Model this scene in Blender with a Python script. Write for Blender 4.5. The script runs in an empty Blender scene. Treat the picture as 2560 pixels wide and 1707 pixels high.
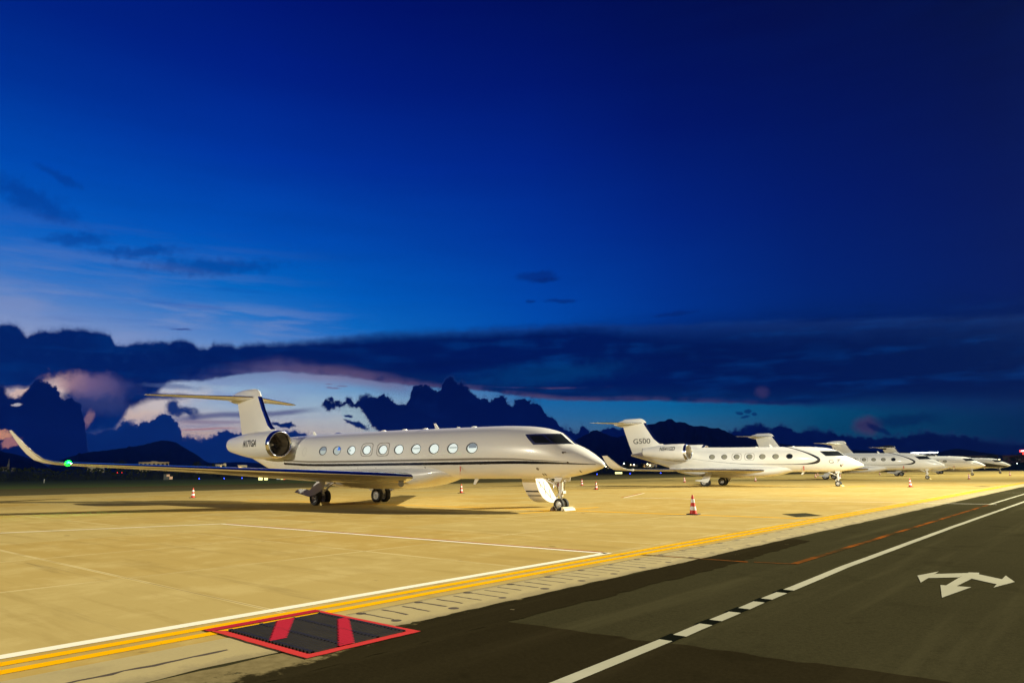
import bpy, bmesh, math, random
import numpy as np
random.seed(7)
SC = bpy.context.scene
COL = SC.collection
PI = math.pi
R = math.radians

# ------------------------------------------------------------------ camera
# world axes follow the airfield: +X = way the jets face, +Y = along the service road
FOC, YH, EYE, ROLL, YAW = 1737.876, 1179.496, 1.7032, R(0.63378), R(130.58)
PITCH = math.atan((YH - 853.5) / FOC)
fX = (math.sin(YAW), math.cos(YAW)); fY = (-math.cos(YAW), math.sin(YAW))
def view_to_world(x, y, z=0.0):            # x right of the view, y ahead of it -> airfield axes
    return (x * fX[0] + y * fX[1], x * fY[0] + y * fY[1], z)
def polar(az, r, z=0.0):                   # azimuth in degrees right of the view, distance
    return view_to_world(r * math.sin(R(az)), r * math.cos(R(az)), z)
c, s = math.cos(PITCH), math.sin(PITCH); cr, sr = math.cos(ROLL), math.sin(ROLL)
right = (cr, sr * s, -sr * c)
up = (sr, -cr * s, cr * c)
fwd = (0, c, s)
from mathutils import Matrix, Vector
wr, wu, wf = [Vector(view_to_world(*v)) for v in (right, up, fwd)]
cam_d = bpy.data.cameras.new('camera'); cam = bpy.data.objects.new('camera', cam_d); COL.objects.link(cam)
cam_d.sensor_width = 36; cam_d.lens = FOC / 2560 * 36; cam_d.clip_start = 0.1; cam_d.clip_end = 30000
m = Matrix.Identity(4)
for i in range(3):
    m[i][0] = wr[i]; m[i][1] = wu[i]; m[i][2] = -wf[i]
m[2][3] = EYE
cam.matrix_world = m
SC.camera = cam
SC.view_settings.view_transform = 'Standard'; SC.view_settings.look = 'None'
SC.view_settings.exposure = 0.0; SC.view_settings.gamma = 1.0

def lin(r, g, b):
    f = lambda v: (v / 255 / 12.92) if v <= 10 else ((v / 255 + 0.055) / 1.055) ** 2.4
    return (f(r), f(g), f(b), 1.0)

# ------------------------------------------------------------------ dusk sky
world = bpy.data.worlds.new('World'); SC.world = world; world.use_nodes = True
WT = world.node_tree; WT.nodes.clear()
class Ex:
    """small expression wrapper round shader math nodes"""
    def __init__(s, sock): s.s = sock
    def __add__(a, b): return mt('ADD', a, b)
    def __radd__(a, b): return mt('ADD', a, b)
    def __sub__(a, b): return mt('SUBTRACT', a, b)
    def __rsub__(a, b): return mt('SUBTRACT', b, a)
    def __mul__(a, b): return mt('MULTIPLY', a, b)
    def __rmul__(a, b): return mt('MULTIPLY', a, b)
    def __truediv__(a, b): return mt('DIVIDE', a, b)
TREE = WT
def put(sock, v):
    if isinstance(v, Ex): TREE.links.new(v.s, sock)
    else: sock.default_value = v
def mt(op, a, b=None, cc=None):
    n = TREE.nodes.new('ShaderNodeMath'); n.operation = op
    put(n.inputs[0], a)
    if b is not None: put(n.inputs[1], b)
    if cc is not None: put(n.inputs[2], cc)
    return Ex(n.outputs[0])
def smooth(x, lo, hi):
    n = TREE.nodes.new('ShaderNodeMapRange'); n.interpolation_type = 'SMOOTHSTEP'
    put(n.inputs[0], x); put(n.inputs[1], lo); put(n.inputs[2], hi)
    return Ex(n.outputs[0])
def linstep(x, lo, hi):
    n = TREE.nodes.new('ShaderNodeMapRange'); n.clamp = True
    put(n.inputs[0], x); put(n.inputs[1], lo); put(n.inputs[2], hi)
    return Ex(n.outputs[0])
def vec(x, y, z=0.0):
    n = TREE.nodes.new('ShaderNodeCombineXYZ')
    put(n.inputs[0], x); put(n.inputs[1], y); put(n.inputs[2], z)
    return Ex(n.outputs[0])
def noise(v, scale, detail=5, rough=0.55):
    n = TREE.nodes.new('ShaderNodeTexNoise'); TREE.links.new(v.s, n.inputs['Vector'])
    n.inputs['Scale'].default_value = scale; n.inputs['Detail'].default_value = detail; n.inputs['Roughness'].default_value = rough
    return Ex(n.outputs[0])
def voro(v, scale, detail=2.0, rough=0.5):
    n = TREE.nodes.new('ShaderNodeTexVoronoi'); TREE.links.new(v.s, n.inputs['Vector'])
    n.inputs['Scale'].default_value = scale; n.inputs['Detail'].default_value = detail; n.inputs['Roughness'].default_value = rough
    return Ex(n.outputs['Distance'])
def mixc(f, a, b):
    n = TREE.nodes.new('ShaderNodeMix'); n.data_type = 'RGBA'
    put(n.inputs[0], f)
    for k, v in ((6, a), (7, b)):
        if isinstance(v, Ex): TREE.links.new(v.s, n.inputs[k])
        else: n.inputs[k].default_value = v
    return Ex(n.outputs[2])
def ramp(x, stops, lo, hi):
    n = TREE.nodes.new('ShaderNodeValToRGB'); el = n.color_ramp.elements
    put(n.inputs[0], linstep(x, lo, hi))
    while len(el) < len(stops): el.new(0.5)
    for e, (p, col) in zip(el, sorted(stops)):
        e.position = (p - lo) / (hi - lo)
    for e, (p, col) in zip(el, sorted(stops)): e.color = lin(*col)
    return Ex(n.outputs[0])
def curve(x, pts, lo=-42.0, hi=42.0, top=20.0):
    n = TREE.nodes.new('ShaderNodeFloatCurve'); cv = n.mapping.curves[0]
    n.mapping.use_clip = False
    q = [((px - lo) / (hi - lo), py / top) for px, py in pts]
    q = [p for p in q if 0 <= p[0] <= 1]
    if q[0][0] > 0: q.insert(0, (0.0, q[0][1]))
    if q[-1][0] < 1: q.append((1.0, q[-1][1]))
    P = cv.points
    while len(P) < len(q): P.new(0.5, 0.5)
    for p, v in zip(P, q): p.location = v; p.handle_type = 'VECTOR'
    n.mapping.update()
    put(n.inputs['Value'], linstep(x, lo, hi))
    return Ex(n.outputs[0]) * top

tc = WT.nodes.new('ShaderNodeTexCoord'); sp = WT.nodes.new('ShaderNodeSeparateXYZ')
WT.links.new(tc.outputs['Generated'], sp.inputs[0])
dx, dy, dz = [Ex(o) for o in sp.outputs]
vx = dx * fX[0] + dy * fY[0]; vy = dx * fX[1] + dy * fY[1]
AZ = mt('ARCTAN2', vx, vy) * (180 / PI); EL = mt('ARCSINE', dz) * (180 / PI)
AE = vec(AZ, EL)
AEs = vec(AZ * 0.16, EL)                      # stretched sideways: streaks
n_big = noise(AE, 0.35, 5, 0.55) - 0.5
n_fine = noise(AE, 1.1, 6, 0.6) - 0.5
n_hi = noise(AE, 3.6, 5, 0.68) - 0.5
n_str = noise(AEs, 0.9, 5, 0.55) - 0.5
n_str2 = noise(vec(AZ * 0.10, EL * 1.1, 7.3), 0.5, 5, 0.6) - 0.5
wx = (noise(AE, 0.8, 6, 0.62) - 0.5) * 1.6; wy = (noise(vec(AZ, EL, 11.0), 1.0, 6, 0.62) - 0.5) * 0.8
AEw = vec(AZ + wx * 0.35, EL + wy * 0.35)
lump = (0.42 - voro(AEw, 1.3, 0)) * 0.46 + (0.42 - voro(AEw, 2.9, 0)) * 0.34 + (0.42 - voro(AEw, 5.6, 0)) * 0.22 + (0.42 - voro(AEw, 11.0, 0)) * 0.10   # cauliflower lumps
puffs = lump

NIGHT = [(0, (6, 40, 80)), (5, (2, 36, 78)), (12, (0, 24, 82)), (20, (0, 17, 74)), (30, (2, 9, 56)), (48, (1, 5, 42))]
SKY_COLS = [
 (-150.0, NIGHT), (-85.0, [(0, (20, 70, 120)), (8, (4, 52, 118)), (14, (0, 44, 128)), (22, (0, 28, 112)), (32, (0, 14, 84)), (48, (0, 8, 60))]), (-52.0, [(0, (150, 140, 150)), (6, (120, 140, 180)), (12, (30, 98, 180)), (18, (0, 72, 170)), (26, (0, 44, 142)), (36, (0, 22, 106)), (48, (0, 12, 80))]),
 (-38.0, [(0, (205, 170, 150)), (3, (235, 175, 150)), (6.2, (235, 210, 205)), (9.8, (150, 165, 205)), (12, (95, 140, 208)), (14, (42, 120, 208)), (17, (5, 98, 200)), (21, (0, 76, 182)), (26, (0, 52, 155)), (31, (0, 34, 132)), (45, (0, 16, 95))]),
 (-22.0, [(0, (240, 180, 150)), (2.2, (255, 206, 168)), (3.4, (222, 206, 198)), (5.2, (178, 204, 226)), (7.5, (148, 184, 220)), (10.2, (92, 142, 210)), (12, (45, 125, 208)), (14.5, (0, 108, 202)), (18, (0, 84, 190)), (24, (0, 54, 164)), (30, (0, 32, 136)), (36, (0, 18, 112)), (48, (0, 10, 80))]),
 (-13.0, [(0, (225, 200, 180)), (3.5, (216, 213, 206)), (5, (182, 206, 220)), (6.6, (120, 172, 216)), (8.5, (90, 145, 205)), (11, (15, 112, 202)), (14, (0, 96, 195)), (18, (0, 76, 180)), (24, (0, 48, 156)), (30, (0, 28, 128)), (36, (0, 16, 105)), (48, (0, 9, 75))]),
 (2.0, [(0, (90, 120, 150)), (3, (84, 128, 168)), (4.4, (52, 120, 176)), (5.8, (26, 112, 178)), (9, (0, 90, 170)), (11.5, (0, 82, 182)), (14, (0, 72, 174)), (19, (0, 54, 158)), (25, (0, 36, 138)), (31, (0, 21, 112)), (37, (0, 12, 88)), (48, (0, 7, 65))]),
 (13.0, [(0, (80, 120, 150)), (3, (66, 122, 162)), (4.4, (26, 116, 168)), (5.4, (8, 110, 172)), (9, (0, 66, 140)), (11.5, (0, 56, 148)), (15, (0, 50, 145)), (20, (0, 36, 132)), (27, (0, 20, 106)), (35, (0, 11, 80)), (48, (0, 6, 60))]),
 (24.0, [(0, (10, 80, 110)), (2.5, (8, 86, 122)), (4.6, (2, 84, 128)), (7, (0, 52, 110)), (11, (0, 40, 118)), (15, (0, 33, 116)), (20, (0, 24, 108)), (27, (0, 15, 90)), (34, (2, 9, 70)), (48, (1, 5, 52))]),
 (37.0, [(0, (2, 42, 88)), (2.5, (2, 44, 90)), (5, (0, 40, 88)), (8, (0, 26, 90)), (12, (0, 19, 92)), (18, (0, 11, 86)), (25, (0, 5, 72)), (31, (0, 3, 58)), (48, (2, 5, 44))]),
 (100.0, NIGHT)]
sky = ramp(EL, SKY_COLS[0][1], 0, 48)
for (a0, _), (a1, st) in zip(SKY_COLS[:-1], SKY_COLS[1:]):
    sky = mixc(linstep(AZ, a0, a1), sky, ramp(EL, st, 0, 48))

def over(base, mask, col): return mixc(mask, base, lin(*col) if isinstance(col, tuple) else col)
def blob(az, el, ra, re, rot=0.0, wob=0.6, soft=0.5, n=None):
    ca, sa = math.cos(R(rot)), math.sin(R(rot))
    ux = AZ + wx * (wob * min(1.0, ra)) - az; uy = EL + wy * (wob * min(1.0, re * 3.0)) - el
    px = (ux * ca + uy * sa) * (1 / ra); py = (uy * ca - ux * sa) * (1 / re)
    d = mt('SQRT', px * px + py * py) + (n or n_fine) * (wob * 1.3) + lump * (wob * 0.5)
    return smooth(d, 1 + soft * 0.5, 1 - soft * 0.5)

# thin lilac veil and dark wisps, upper left
veil = smooth(n_str2 + 0.5 + n_str * 0.5, 0.42, 0.72) * smooth(EL, 19.0, 12.5) * smooth(AZ, -12.0, -30.0)
sky = over(sky, veil * 0.5, (118, 146, 206))
lo_veil = smooth(n_str + 0.5, 0.42, 0.66) * smooth(EL, 13.6, 11.8) * smooth(AZ, -10.0, -22.0)
sky = over(sky, lo_veil * 0.5, (140, 160, 208))
dkw = smooth(n_str2 * -1.0 + 0.5, 0.56, 0.74) * smooth(AZ, -14.0, -27.0) * smooth(EL, 21.0, 17.0)
sky = over(sky, dkw * 0.4, (0, 62, 162))
for a in [(-36.3, 18.6, 2.6, .7, -18), (-33.2, 16.4, 1.6, .35, 12), (-34.6, 20.4, 1.1, .22, -22), (-29.2, 16.1, 2.4, .3, 10), (-24, 15.6, 4, .5, 6)]:
    sky = over(sky, blob(*a, wob=1.4, soft=1.5) * 0.5, (4, 52, 140))
for a in [(2.3, 15.9, 1.6, .35, 0), (4.2, 13.85, 1.0, .17, -3), (13.6, 12.4, 1.3, .16, 3), (1.6, 13.9, .4, .1, 0), (3.0, 15.6, 1.0, .18, 4)]:
    sky = over(sky, blob(*a, wob=1.1, soft=1.0) * 0.55, (4, 34, 110))
sky = over(sky, blob(-25.9, 10.75, .5, .07, 2, wob=1.6, soft=1.0) * .8, (50, 80, 150))
# streaks inside the bright gap
def streak(pts, w, soft=0.5):
    d = mt('ABSOLUTE', EL - curve(AZ, pts) + n_str * 0.5) * (1.0 / w)
    return smooth(d, 1.0, 1.0 - soft)
sk = streak([(-27, 4.1), (-25, 4.15), (-22.5, 4.5), (-19, 4.6), (-15.5, 5.05), (-14, 5.1)], 0.34, 0.9) * smooth(AZ, -14.5, -18.0) * smooth(AZ, -27.0, -24.5)
sky = over(sky, sk * 0.85, (100, 104, 146))
sk = streak([(-26, 3.9), (-22, 3.95), (-19, 4.0)], 0.22, 0.9) * smooth(AZ, -19.5, -22) * smooth(AZ, -26.5, -24.5)
sky = over(sky, sk * 0.6, (150, 128, 152))
sk = streak([(-25.5, 3.3), (-23, 3.45), (-21, 3.5)], 0.1, 0.9) * smooth(AZ, -21, -22.5) * smooth(AZ, -25.8, -24.8)
sky = over(sky, sk * 0.8, (205, 142, 140))
for a in [(-14.6, 6.75, .55, .07, -4), (-13.9, 6.9, .35, .05, 0), (-14.9, 7.05, .3, .04, 0)]:
    sky = over(sky, blob(*a, wob=1.4, soft=1.0) * .75, (120, 100, 140))
glow = blob(-28.3, 4.6, 2.0, .9, 25, wob=1.0, soft=1.4)
sky = over(sky, glow * 0.8, (246, 214, 190))
sky = over(sky, blob(-26.6, 5.4, 2.6, .55, 14, wob=.9, soft=1.3) * 0.7, (222, 214, 214))

# the long dark bank of stratus
S1U = [(-37.0,9.95),(-36.36,10.16),(-35.94,10.02),(-35.69,9.56),(-35.47,9.36),(-35.3,9.49),(-34.72,9.88),(-33.62,10.02),(-32.37,10.2),(-31.33,10.15),(-30.5,10.03),(-30.21,9.39),(-29.59,9.27),(-28.95,9.55),(-27.8,9.64),(-26.82,9.68),(-25.73,9.97),(-25.05,9.8),(-24.7,9.44),(-23.94,9.42),(-23.63,9.84),(-22.2,9.83),(-21.84,9.6),(-21.51,9.93),(-18.76,10.07),(-15.46,10.49),(-12.62,10.82),(-7.81,11.22),(-2.85,11.45),(0.68,11.52),(5.32,11.79),(11.21,11.45),(16.85,11.31),(22.96,11.01),(30.97,10.34),(36.99,9.71)]
S1L = [(-36.57,5.84),(-35.09,5.93),(-33.56,6.37),(-33.15,5.21),(-32.2,2.49),(-29.84,3.09),(-29.52,3.74),(-29.15,4.47),(-28.88,4.93),(-27.84,5.4),(-27.04,5.9),(-26.82,6.5),(-26.4,6.87),(-24.2,7.06),(-22.56,7.37),(-20.86,7.71),(-18.65,8.01),(-17.62,7.89),(-13.48,7.71),(-10.63,7.27),(-8.53,7.03),(-2.69,6.61),(1.24,5.99),(4.17,5.74),(11.85,5.49),(16.46,5.2),(19.58,5.01),(21.0,4.86),(23.51,4.77),(26.75,4.67),(36.3,3.99)]
softR = smooth(AZ, -26.0, -6.0)                       # the upper edge goes from crisp (left) to fuzzy
fuzz = 0.17 + softR * 0.55 + smooth(AZ, 2.0, 24.0) * 1.6
edgeU = curve(AZ, S1U) + n_fine * 0.45 + puffs * 0.26 * (1.0 - softR) + n_str * 0.9 * softR - EL
mU = smooth(edgeU, fuzz * -1.0, fuzz)
lowc = curve(AZ, S1L)
edgeL = EL - lowc + n_str * 0.45 + n_fine * 0.35 + (wy * 0.9 + n_big * 0.8) * smooth(AZ, -25.0, -28.0)
fL = 0.14 + smooth(AZ, 20.0, 30.0) * 0.9 + smooth(AZ, -25.0, -28.0) * 0.25
mL = smooth(edgeL, fL * -1.0, fL)
band_c = ramp(AZ, [(-40, (2, 34, 98)), (-26, (0, 28, 92)), (-10, (0, 22, 84)), (5, (0, 24, 88)), (20, (0, 24, 84)), (40, (0, 22, 78))], -40, 40)
lite = smooth(n_str + n_big * 0.5 + 0.5, 0.46, 0.74)
band_c = over(band_c, lite * (0.5 + smooth(AZ, -8.0, 2.0) * 0.4), (0, 52, 122))
band_c = over(band_c, blob(3.0, 7.9, 5.0, .75, 3, wob=1.0, soft=1.6) * 0.6, (0, 66, 128))
band_c = over(band_c, smooth(EL - lowc, 1.6, 0.2) * smooth(AZ, -20.0, -14.0) * 0.45, (6, 48, 100))
dk2 = smooth(n_str2 + n_str * 0.4 + 0.5, 0.5, 0.72)
band_c = over(band_c, smooth(n_fine + n_hi * .5 + lump * .4, -.05, .3) * smooth(AZ, -8.0, -24.0) * .45, (14, 54, 118))
band_c = over(band_c, dk2 * 0.6, (0, 16, 72))
# last pink light under the bank
rimw = 0.30 + smooth(AZ, -6.0, -16.0) * 0.40
rim = smooth(EL - lowc + n_str * 1.1, rimw * 1.9, 0.0) * smooth(n_str2 + n_big, -0.20, 0.12) * smooth(AZ, -27.0, -20.0) * smooth(AZ, 24.5, 15.0)
band_c = over(band_c, rim * 0.5, ramp(AZ, [(-26, (100, 110, 165)), (-15, (136, 110, 142)), (-8, (122, 98, 134)), (2, (112, 92, 128)), (24, (86, 80, 126))], -26, 24))
mauve = smooth(EL - lowc + n_str * 0.5 + n_fine * 0.3, -1.15, -0.05) * smooth(EL - lowc, 1.2, 0.5) * smooth(AZ, -27.5, -19.5) * smooth(AZ, -6.5, -10.0)
sky = over(sky, mauve * 0.62, ramp(AZ, [(-27, (96, 122, 178)), (-20, (118, 126, 170)), (-15, (146, 122, 148)), (-9, (126, 104, 138))], -27, -9))
fU = smooth(edgeU + n_hi * 0.5, -0.45, 0.12) * mL * 0.4
sky = mixc(fU, sky, lin(40, 74, 140))
sky = mixc(mU * mL, sky, band_c)
sky = over(sky, blob(-27.0, 5.75, 1.9, .24, 1, wob=.8, soft=1.2) * .9, (6, 40, 102))
sky = over(sky, blob(-26.2, 6.5, 1.6, .18, -2, wob=.9, soft=1.3) * .6, (80, 100, 150))
sky = over(sky, streak([(-3, 7.0), (3, 6.75), (8, 6.75)], .1, .9) * smooth(AZ, 8.5, 6.0) * smooth(AZ, -3.5, 2.0) * smooth(n_big, -.1, .1) * .3, (120, 86, 116))
dkR = smooth(n_str2 + n_big * 0.6 + 0.5, 0.44, 0.66) * smooth(AZ, 6.0, 24.0) * smooth(EL, 13.5, 10.0) * smooth(EL, 4.4, 5.6)
sky = over(sky, dkR * 0.5, (0, 18, 76))

# pink lit anvil and bright slot behind the left cumulus
sky = over(sky, blob(-33.35, 6.0, .62, .62, -35, wob=.8, soft=1.3), (238, 214, 206))
anv = blob(-31.2, 6.3, 2.3, .75, -3, wob=.8, soft=1.1)
sky = over(sky, anv * 0.9, ramp(AZ, [(-33.5, (196, 152, 150)), (-31.5, (128, 104, 140)), (-29, (52, 62, 118))], -34, -29))
sky = over(sky, blob(-30.9, 5.2, 1.7, .7, -10, wob=.6, soft=1.4) * .5, (70, 80, 134))
sky = over(sky, blob(-35.3, 5.6, .8, .22, 20, wob=.8, soft=.6), (228, 196, 184))

# cumulus rows, far to near
def cumulus(top, col, bot=None, amp=(0.30, 0.55), soft=0.05, rimcol=None, rimw=0.12, az_rng=None):
    global sky
    e = curve(AZ + wx * 0.15, top) + n_fine * amp[0] + n_hi * 0.42 + lump * amp[1] * 1.9 - 0.10 - EL
    sv = soft * 0.7 + smooth(n_big, -0.05, 0.25) * soft * 4.0
    mk = smooth(e, sv * -1.0, sv)
    if bot:
        mk = mk * smooth(EL - curve(AZ, bot) + n_fine * 1.6 + wy * 0.8 + n_hi * .7 + puffs * 0.6, -0.08, 0.22)
    if az_rng: mk = mk * smooth(AZ, az_rng[0], az_rng[0] + .3) * smooth(AZ, az_rng[1], az_rng[1] - .3)
    c = lin(*col)
    body = over(c_to(c), smooth(n_big + n_fine * .7 + puffs * .5 + .5, 0.42, 0.8) * 0.55, (min(col[0] + 4, 255), col[1] + 16, col[2] + 22))
    if rimcol: body = over(body, smooth(e, rimw, 0.0) * smooth(n_big, -0.05, 0.12) * 0.7, rimcol)
    fr = smooth(e + n_hi * 0.5 + n_fine * 0.4, -0.34, 0.10) * 0.42
    if bot: fr = fr * smooth(EL - curve(AZ, bot) + n_fine * 1.6 + wy * 0.8 + n_hi * .7, -0.25, 0.25)
    if az_rng: fr = fr * smooth(AZ, az_rng[0] - .3, az_rng[0] + .3)
    sky = mixc(fr, sky, lin(min(255, col[0] + 40), col[1] + 48, min(255, col[2] + 52)))
    sky = mixc(mk, sky, body)
def c_to(c):
    n = TREE.nodes.new('ShaderNodeRGB'); n.outputs[0].default_value = c
    return Ex(n.outputs[0])
RR = [(13.34,1.71),(16.14,2.59),(17.04,2.97),(18.14,3.31),(18.92,3.53),(19.45,3.51),(20.04,3.28),(20.28,3.09),(20.48,3.39),(21.06,3.43),(21.55,3.14),(22.2,2.84),(22.72,3.01),(23.78,3.06),(24.8,2.64),(26.14,2.33),(27.62,2.31),(28.83,2.41),(30.67,2.54),(31.38,2.4),(33.08,2.09),(36.02,1.67)]
sky = over(sky, blob(26.87, 3.05, .85, .55, 0, wob=.6, soft=1.2) * .85, (78, 64, 104))
sky = over(sky, blob(29.0, 3.3, 2.2, .4, 4, wob=1.0, soft=1.4) * .6, (0, 30, 84))
sky = over(sky, blob(27.6, 2.75, .8, .2, -28, wob=.8, soft=.7) * .8, (4, 26, 84))
sky = over(sky, blob(19.8, 5.85, .42, .38, 0, wob=.5, soft=1.4) * .6, (64, 56, 104))
for a in [(18.0, 4.3, .32, .13, -8), (18.66, 4.45, .26, .18, 0), (18.4, 4.02, .34, .1, 8), (19.1, 4.2, .18, .1, 0)]:
    sky = over(sky, blob(*a, wob=.8, soft=.6) * .75, (4, 44, 104))
cumulus(RR, (0, 15, 66), amp=(.30, .32), soft=.16)
MM = [(-31.77,3.05),(-29.51,3.66),(-29.12,4.1),(-28.26,3.8),(-27.82,4.04),(-27.29,4.23),(-27.0,4.67),(-26.54,4.8),(-26.2,4.49),(-25.85,4.15),(-25.62,3.89),(-25.43,3.51),(-25.29,2.96),(-24.76,3.11),(-24.09,2.88),(-23.77,2.97),(-22.87,3.25),(-22.56,3.52),(-22.33,3.59),(-21.81,3.26),(-21.3,3.3),(-20.17,3.07),(-18.99,2.8),(-18.22,3.39),(-17.87,3.55),(-17.15,3.4),(-16.05,3.0),(-15.41,2.81),(-14.15,2.0),(35.87,0.4)]
sky = over(sky, blob(-26.0, 4.95, .40, .50, 20, wob=1.3, soft=1.3), (26, 52, 112))
sky = over(sky, blob(-25.2, 4.7, .8, .3, -14, wob=1.5, soft=1.5), (26, 52, 112))
cumulus(MM, (4, 40, 104), amp=(.26, .38), soft=.09, rimcol=(84, 92, 140), rimw=.3)
sky = over(sky, blob(-31.35, 3.9, .2, .55, -14, wob=1.6, soft=1.2) * .6, (176, 132, 136))
DT = [(-16.08,4.5),(-15.41,5.26),(-15.28,5.96),(-14.64,6.09),(-13.79,5.79),(-13.24,6.24),(-12.76,5.83),(-12.3,6.32),(-11.28,6.2),(-10.52,6.4),(-10.03,6.21),(-9.54,5.67),(-8.96,5.64),(-8.48,5.93),(-8.37,6.97),(-7.75,7.2),(-7.07,7.3),(-6.47,6.69),(-5.89,7.01),(-5.63,7.64),(-5.01,8.13),(-4.41,7.64),(-4.47,7.14),(-3.45,6.85),(-2.99,6.22),(-2.86,6.03),(-2.26,6.19),(-1.97,5.92),(-0.97,6.4),(-0.32,5.81),(-0.12,5.41),(0.18,5.87),(0.61,6.06),(1.83,5.91),(2.51,5.48),(2.7,4.69),(3.54,4.29),(3.92,3.6),(4.51,3.69),(4.86,3.36),(5.44,3.25),(5.58,3.77),(5.88,3.8),(6.12,3.27),(7.09,3.16),(7.35,3.48),(7.78,3.63),(8.74,3.55),(10.85,3.72),(12.15,2.68),(15.2,1.99),(35.84,0.14)]
DT.sort()
DB = [(-16.13,5.75),(-15.41,5.29),(-14.87,4.89),(-13.86,5.12),(-12.82,4.94),(-12.1,4.75),(-11.8,4.28),(-11.41,3.8),(-10.92,3.32),(-10.42,1.99),(35.78,0.0)]
sky = over(sky, blob(-12.5, 4.4, 1.7, .5, -38, wob=1.3, soft=.9) * .75, (170, 200, 212))
cumulus(DT, (0, 13, 64), bot=DB, amp=(.28, .42), soft=.075, az_rng=(-16.2, 40))
for a in [(-12.5, 3.85, .8, .2, -24), (-18.2, 3.78, .8, .18, -8), (-13.2, 4.55, .3, .1, -10)]:
    sky = over(sky, blob(*a, wob=1.6, soft=.7), (0, 30, 92))
FF = [(-36.61,6.18),(-36.28,6.12),(-36.07,5.55),(-35.86,5.29),(-35.22,5.51),(-35.06,6.06),(-34.76,6.49),(-34.44,6.67),(-34.14,6.69),(-33.84,6.41),(-33.47,6.16),(-33.18,5.62),(-32.82,5.45),(-32.36,5.58),(-31.97,5.26),(-31.74,4.85),(-31.61,4.16),(-31.5,3.61),(-31.3,2.78),(-31.13,1.68),(-30.59,0.44)]
cumulus(FF, (0, 17, 70), amp=(.26, .36), soft=.08)
sky = over(sky, blob(-35.55, 4.8, .26, .1, 10, wob=1.6, soft=.8), (196, 190, 196))
sky = over(sky, blob(-36.1, 2.75, .5, .30, 10, wob=2.2, soft=.7), (236, 166, 122))
sky = over(sky, blob(-35.5, 2.3, .45, .22, 20, wob=2.4, soft=.8), (190, 128, 120))
sky = mixc(smooth(n_str2 + n_str * .6 + n_hi * .25, -.35, .45) * .16, sky, over(sky, smooth(EL, 9.0, 13.0) * 1.0, (0, 30, 110)))
sky = over(sky, smooth(EL, 1.2, -0.5), (0, 16, 60))
bg = WT.nodes.new('ShaderNodeBackground'); wo = WT.nodes.new('ShaderNodeOutputWorld')
WT.links.new(sky.s, bg.inputs[0]); bg.inputs[1].default_value = 1.0
WT.links.new(bg.outputs[0], wo.inputs[0])
world.cycles.sampling_method = 'MANUAL'; world.cycles.sample_map_resolution = 512

# ------------------------------------------------------------------ apron floodlights (lamps on the masts beyond the frame)
LAMP = (1.0, 0.925, 0.67)
def flood(x, y, z, tx, ty, watts, col=LAMP, cone=150, radius=0.35):
    d = bpy.data.lights.new('floodlight', 'SPOT'); o = bpy.data.objects.new('floodlight', d); COL.objects.link(o)
    d.energy = watts; d.color = col; d.spot_size = R(cone); d.spot_blend = 1.0; d.shadow_soft_size = radius
    o.location = (x, y, z)
    o.rotation_euler = (Vector((tx, ty, 1.0)) - Vector((x, y, z))).to_track_quat('-Z', 'Y').to_euler()
    return o
KW = 1000.0
flood(64, 120, 64, -52, -50, 2420 * KW, cone=92)
flood(64, 190, 64, -105, 100, 1250 * KW, col=(0.95, 0.94, 0.68), cone=94)
flood(64, 260, 64, -84, 182, 1200 * KW, col=(0.95, 0.94, 0.68), cone=94)
flood(64, 330, 64, -84, 252, 1200 * KW, col=(0.95, 0.94, 0.68), cone=94)
flood(-52, -48, 13, -22, 8, 128 * KW, col=(1.0, 0.93, 0.72), cone=110)
flood(40, 6, 22, -38, 112, 470 * KW, col=(0.96, 0.95, 0.76), cone=52)

# ------------------------------------------------------------------ materials
def new_mat(name):
    m = bpy.data.materials.new(name); m.use_nodes = True
    return m, m.node_tree, m.node_tree.nodes['Principled BSDF']
def pmat(name, col, rough=0.5, metal=0.0, var=0.06, scale=3.0, emit=None, estr=0.0, coat=0.0, spec=0.5):
    """plain procedural paint: base colour with a little noise in tone and gloss"""
    global TREE
    m, t, b = new_mat(name); TREE = t
    tcn = t.nodes.new('ShaderNodeTexCoord'); v = Ex(tcn.outputs['Object'])
    n = noise(v, scale, 4, 0.6)
    c0 = tuple(max(0.0, x * (1 - var)) for x in col[:3]) + (1,); c1 = tuple(min(1.0, x * (1 + var)) for x in col[:3]) + (1,)
    TREE.links.new(mixc(n, c0, c1).s, b.inputs['Base Color'])
    put(b.inputs['Roughness'], n * (rough * 0.3) + rough * 0.85)
    b.inputs['Metallic'].default_value = metal; b.inputs['Coat Weight'].default_value = coat; b.inputs['Coat Roughness'].default_value = 0.08
    b.inputs['Specular IOR Level'].default_value = spec
    if emit:
        b.inputs['Emission Color'].default_value = emit; b.inputs['Emission Strength'].default_value = estr
    return m
M = {}
M['white'] = pmat('white_paint', (0.78, 0.76, 0.72), 0.32, var=0.02, scale=1.2, coat=0.35)
M['cream'] = pmat('belly_paint', (0.74, 0.72, 0.67), 0.35, var=0.03, scale=1.2, coat=0.2)
M['chrome'] = pmat('polished_metal', (0.86, 0.86, 0.86), 0.10, 1.0, var=0.03)
M['steel'] = pmat('brushed_steel', (0.55, 0.54, 0.52), 0.35, 1.0, var=0.08, scale=9)
M['dark_metal'] = pmat('dark_metal', (0.10, 0.095, 0.09), 0.4, 0.9, var=0.2, scale=8)
M['fan'] = pmat('fan_blade', (0.62, 0.52, 0.36), 0.32, 1.0, var=0.15, scale=8)
M['duct'] = pmat('intake_duct', (0.55, 0.48, 0.36), 0.30, 0.8, var=0.1)
M['navy'] = pmat('navy_stripe', (0.010, 0.012, 0.022), 0.25, var=0.1, coat=0.4)
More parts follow.
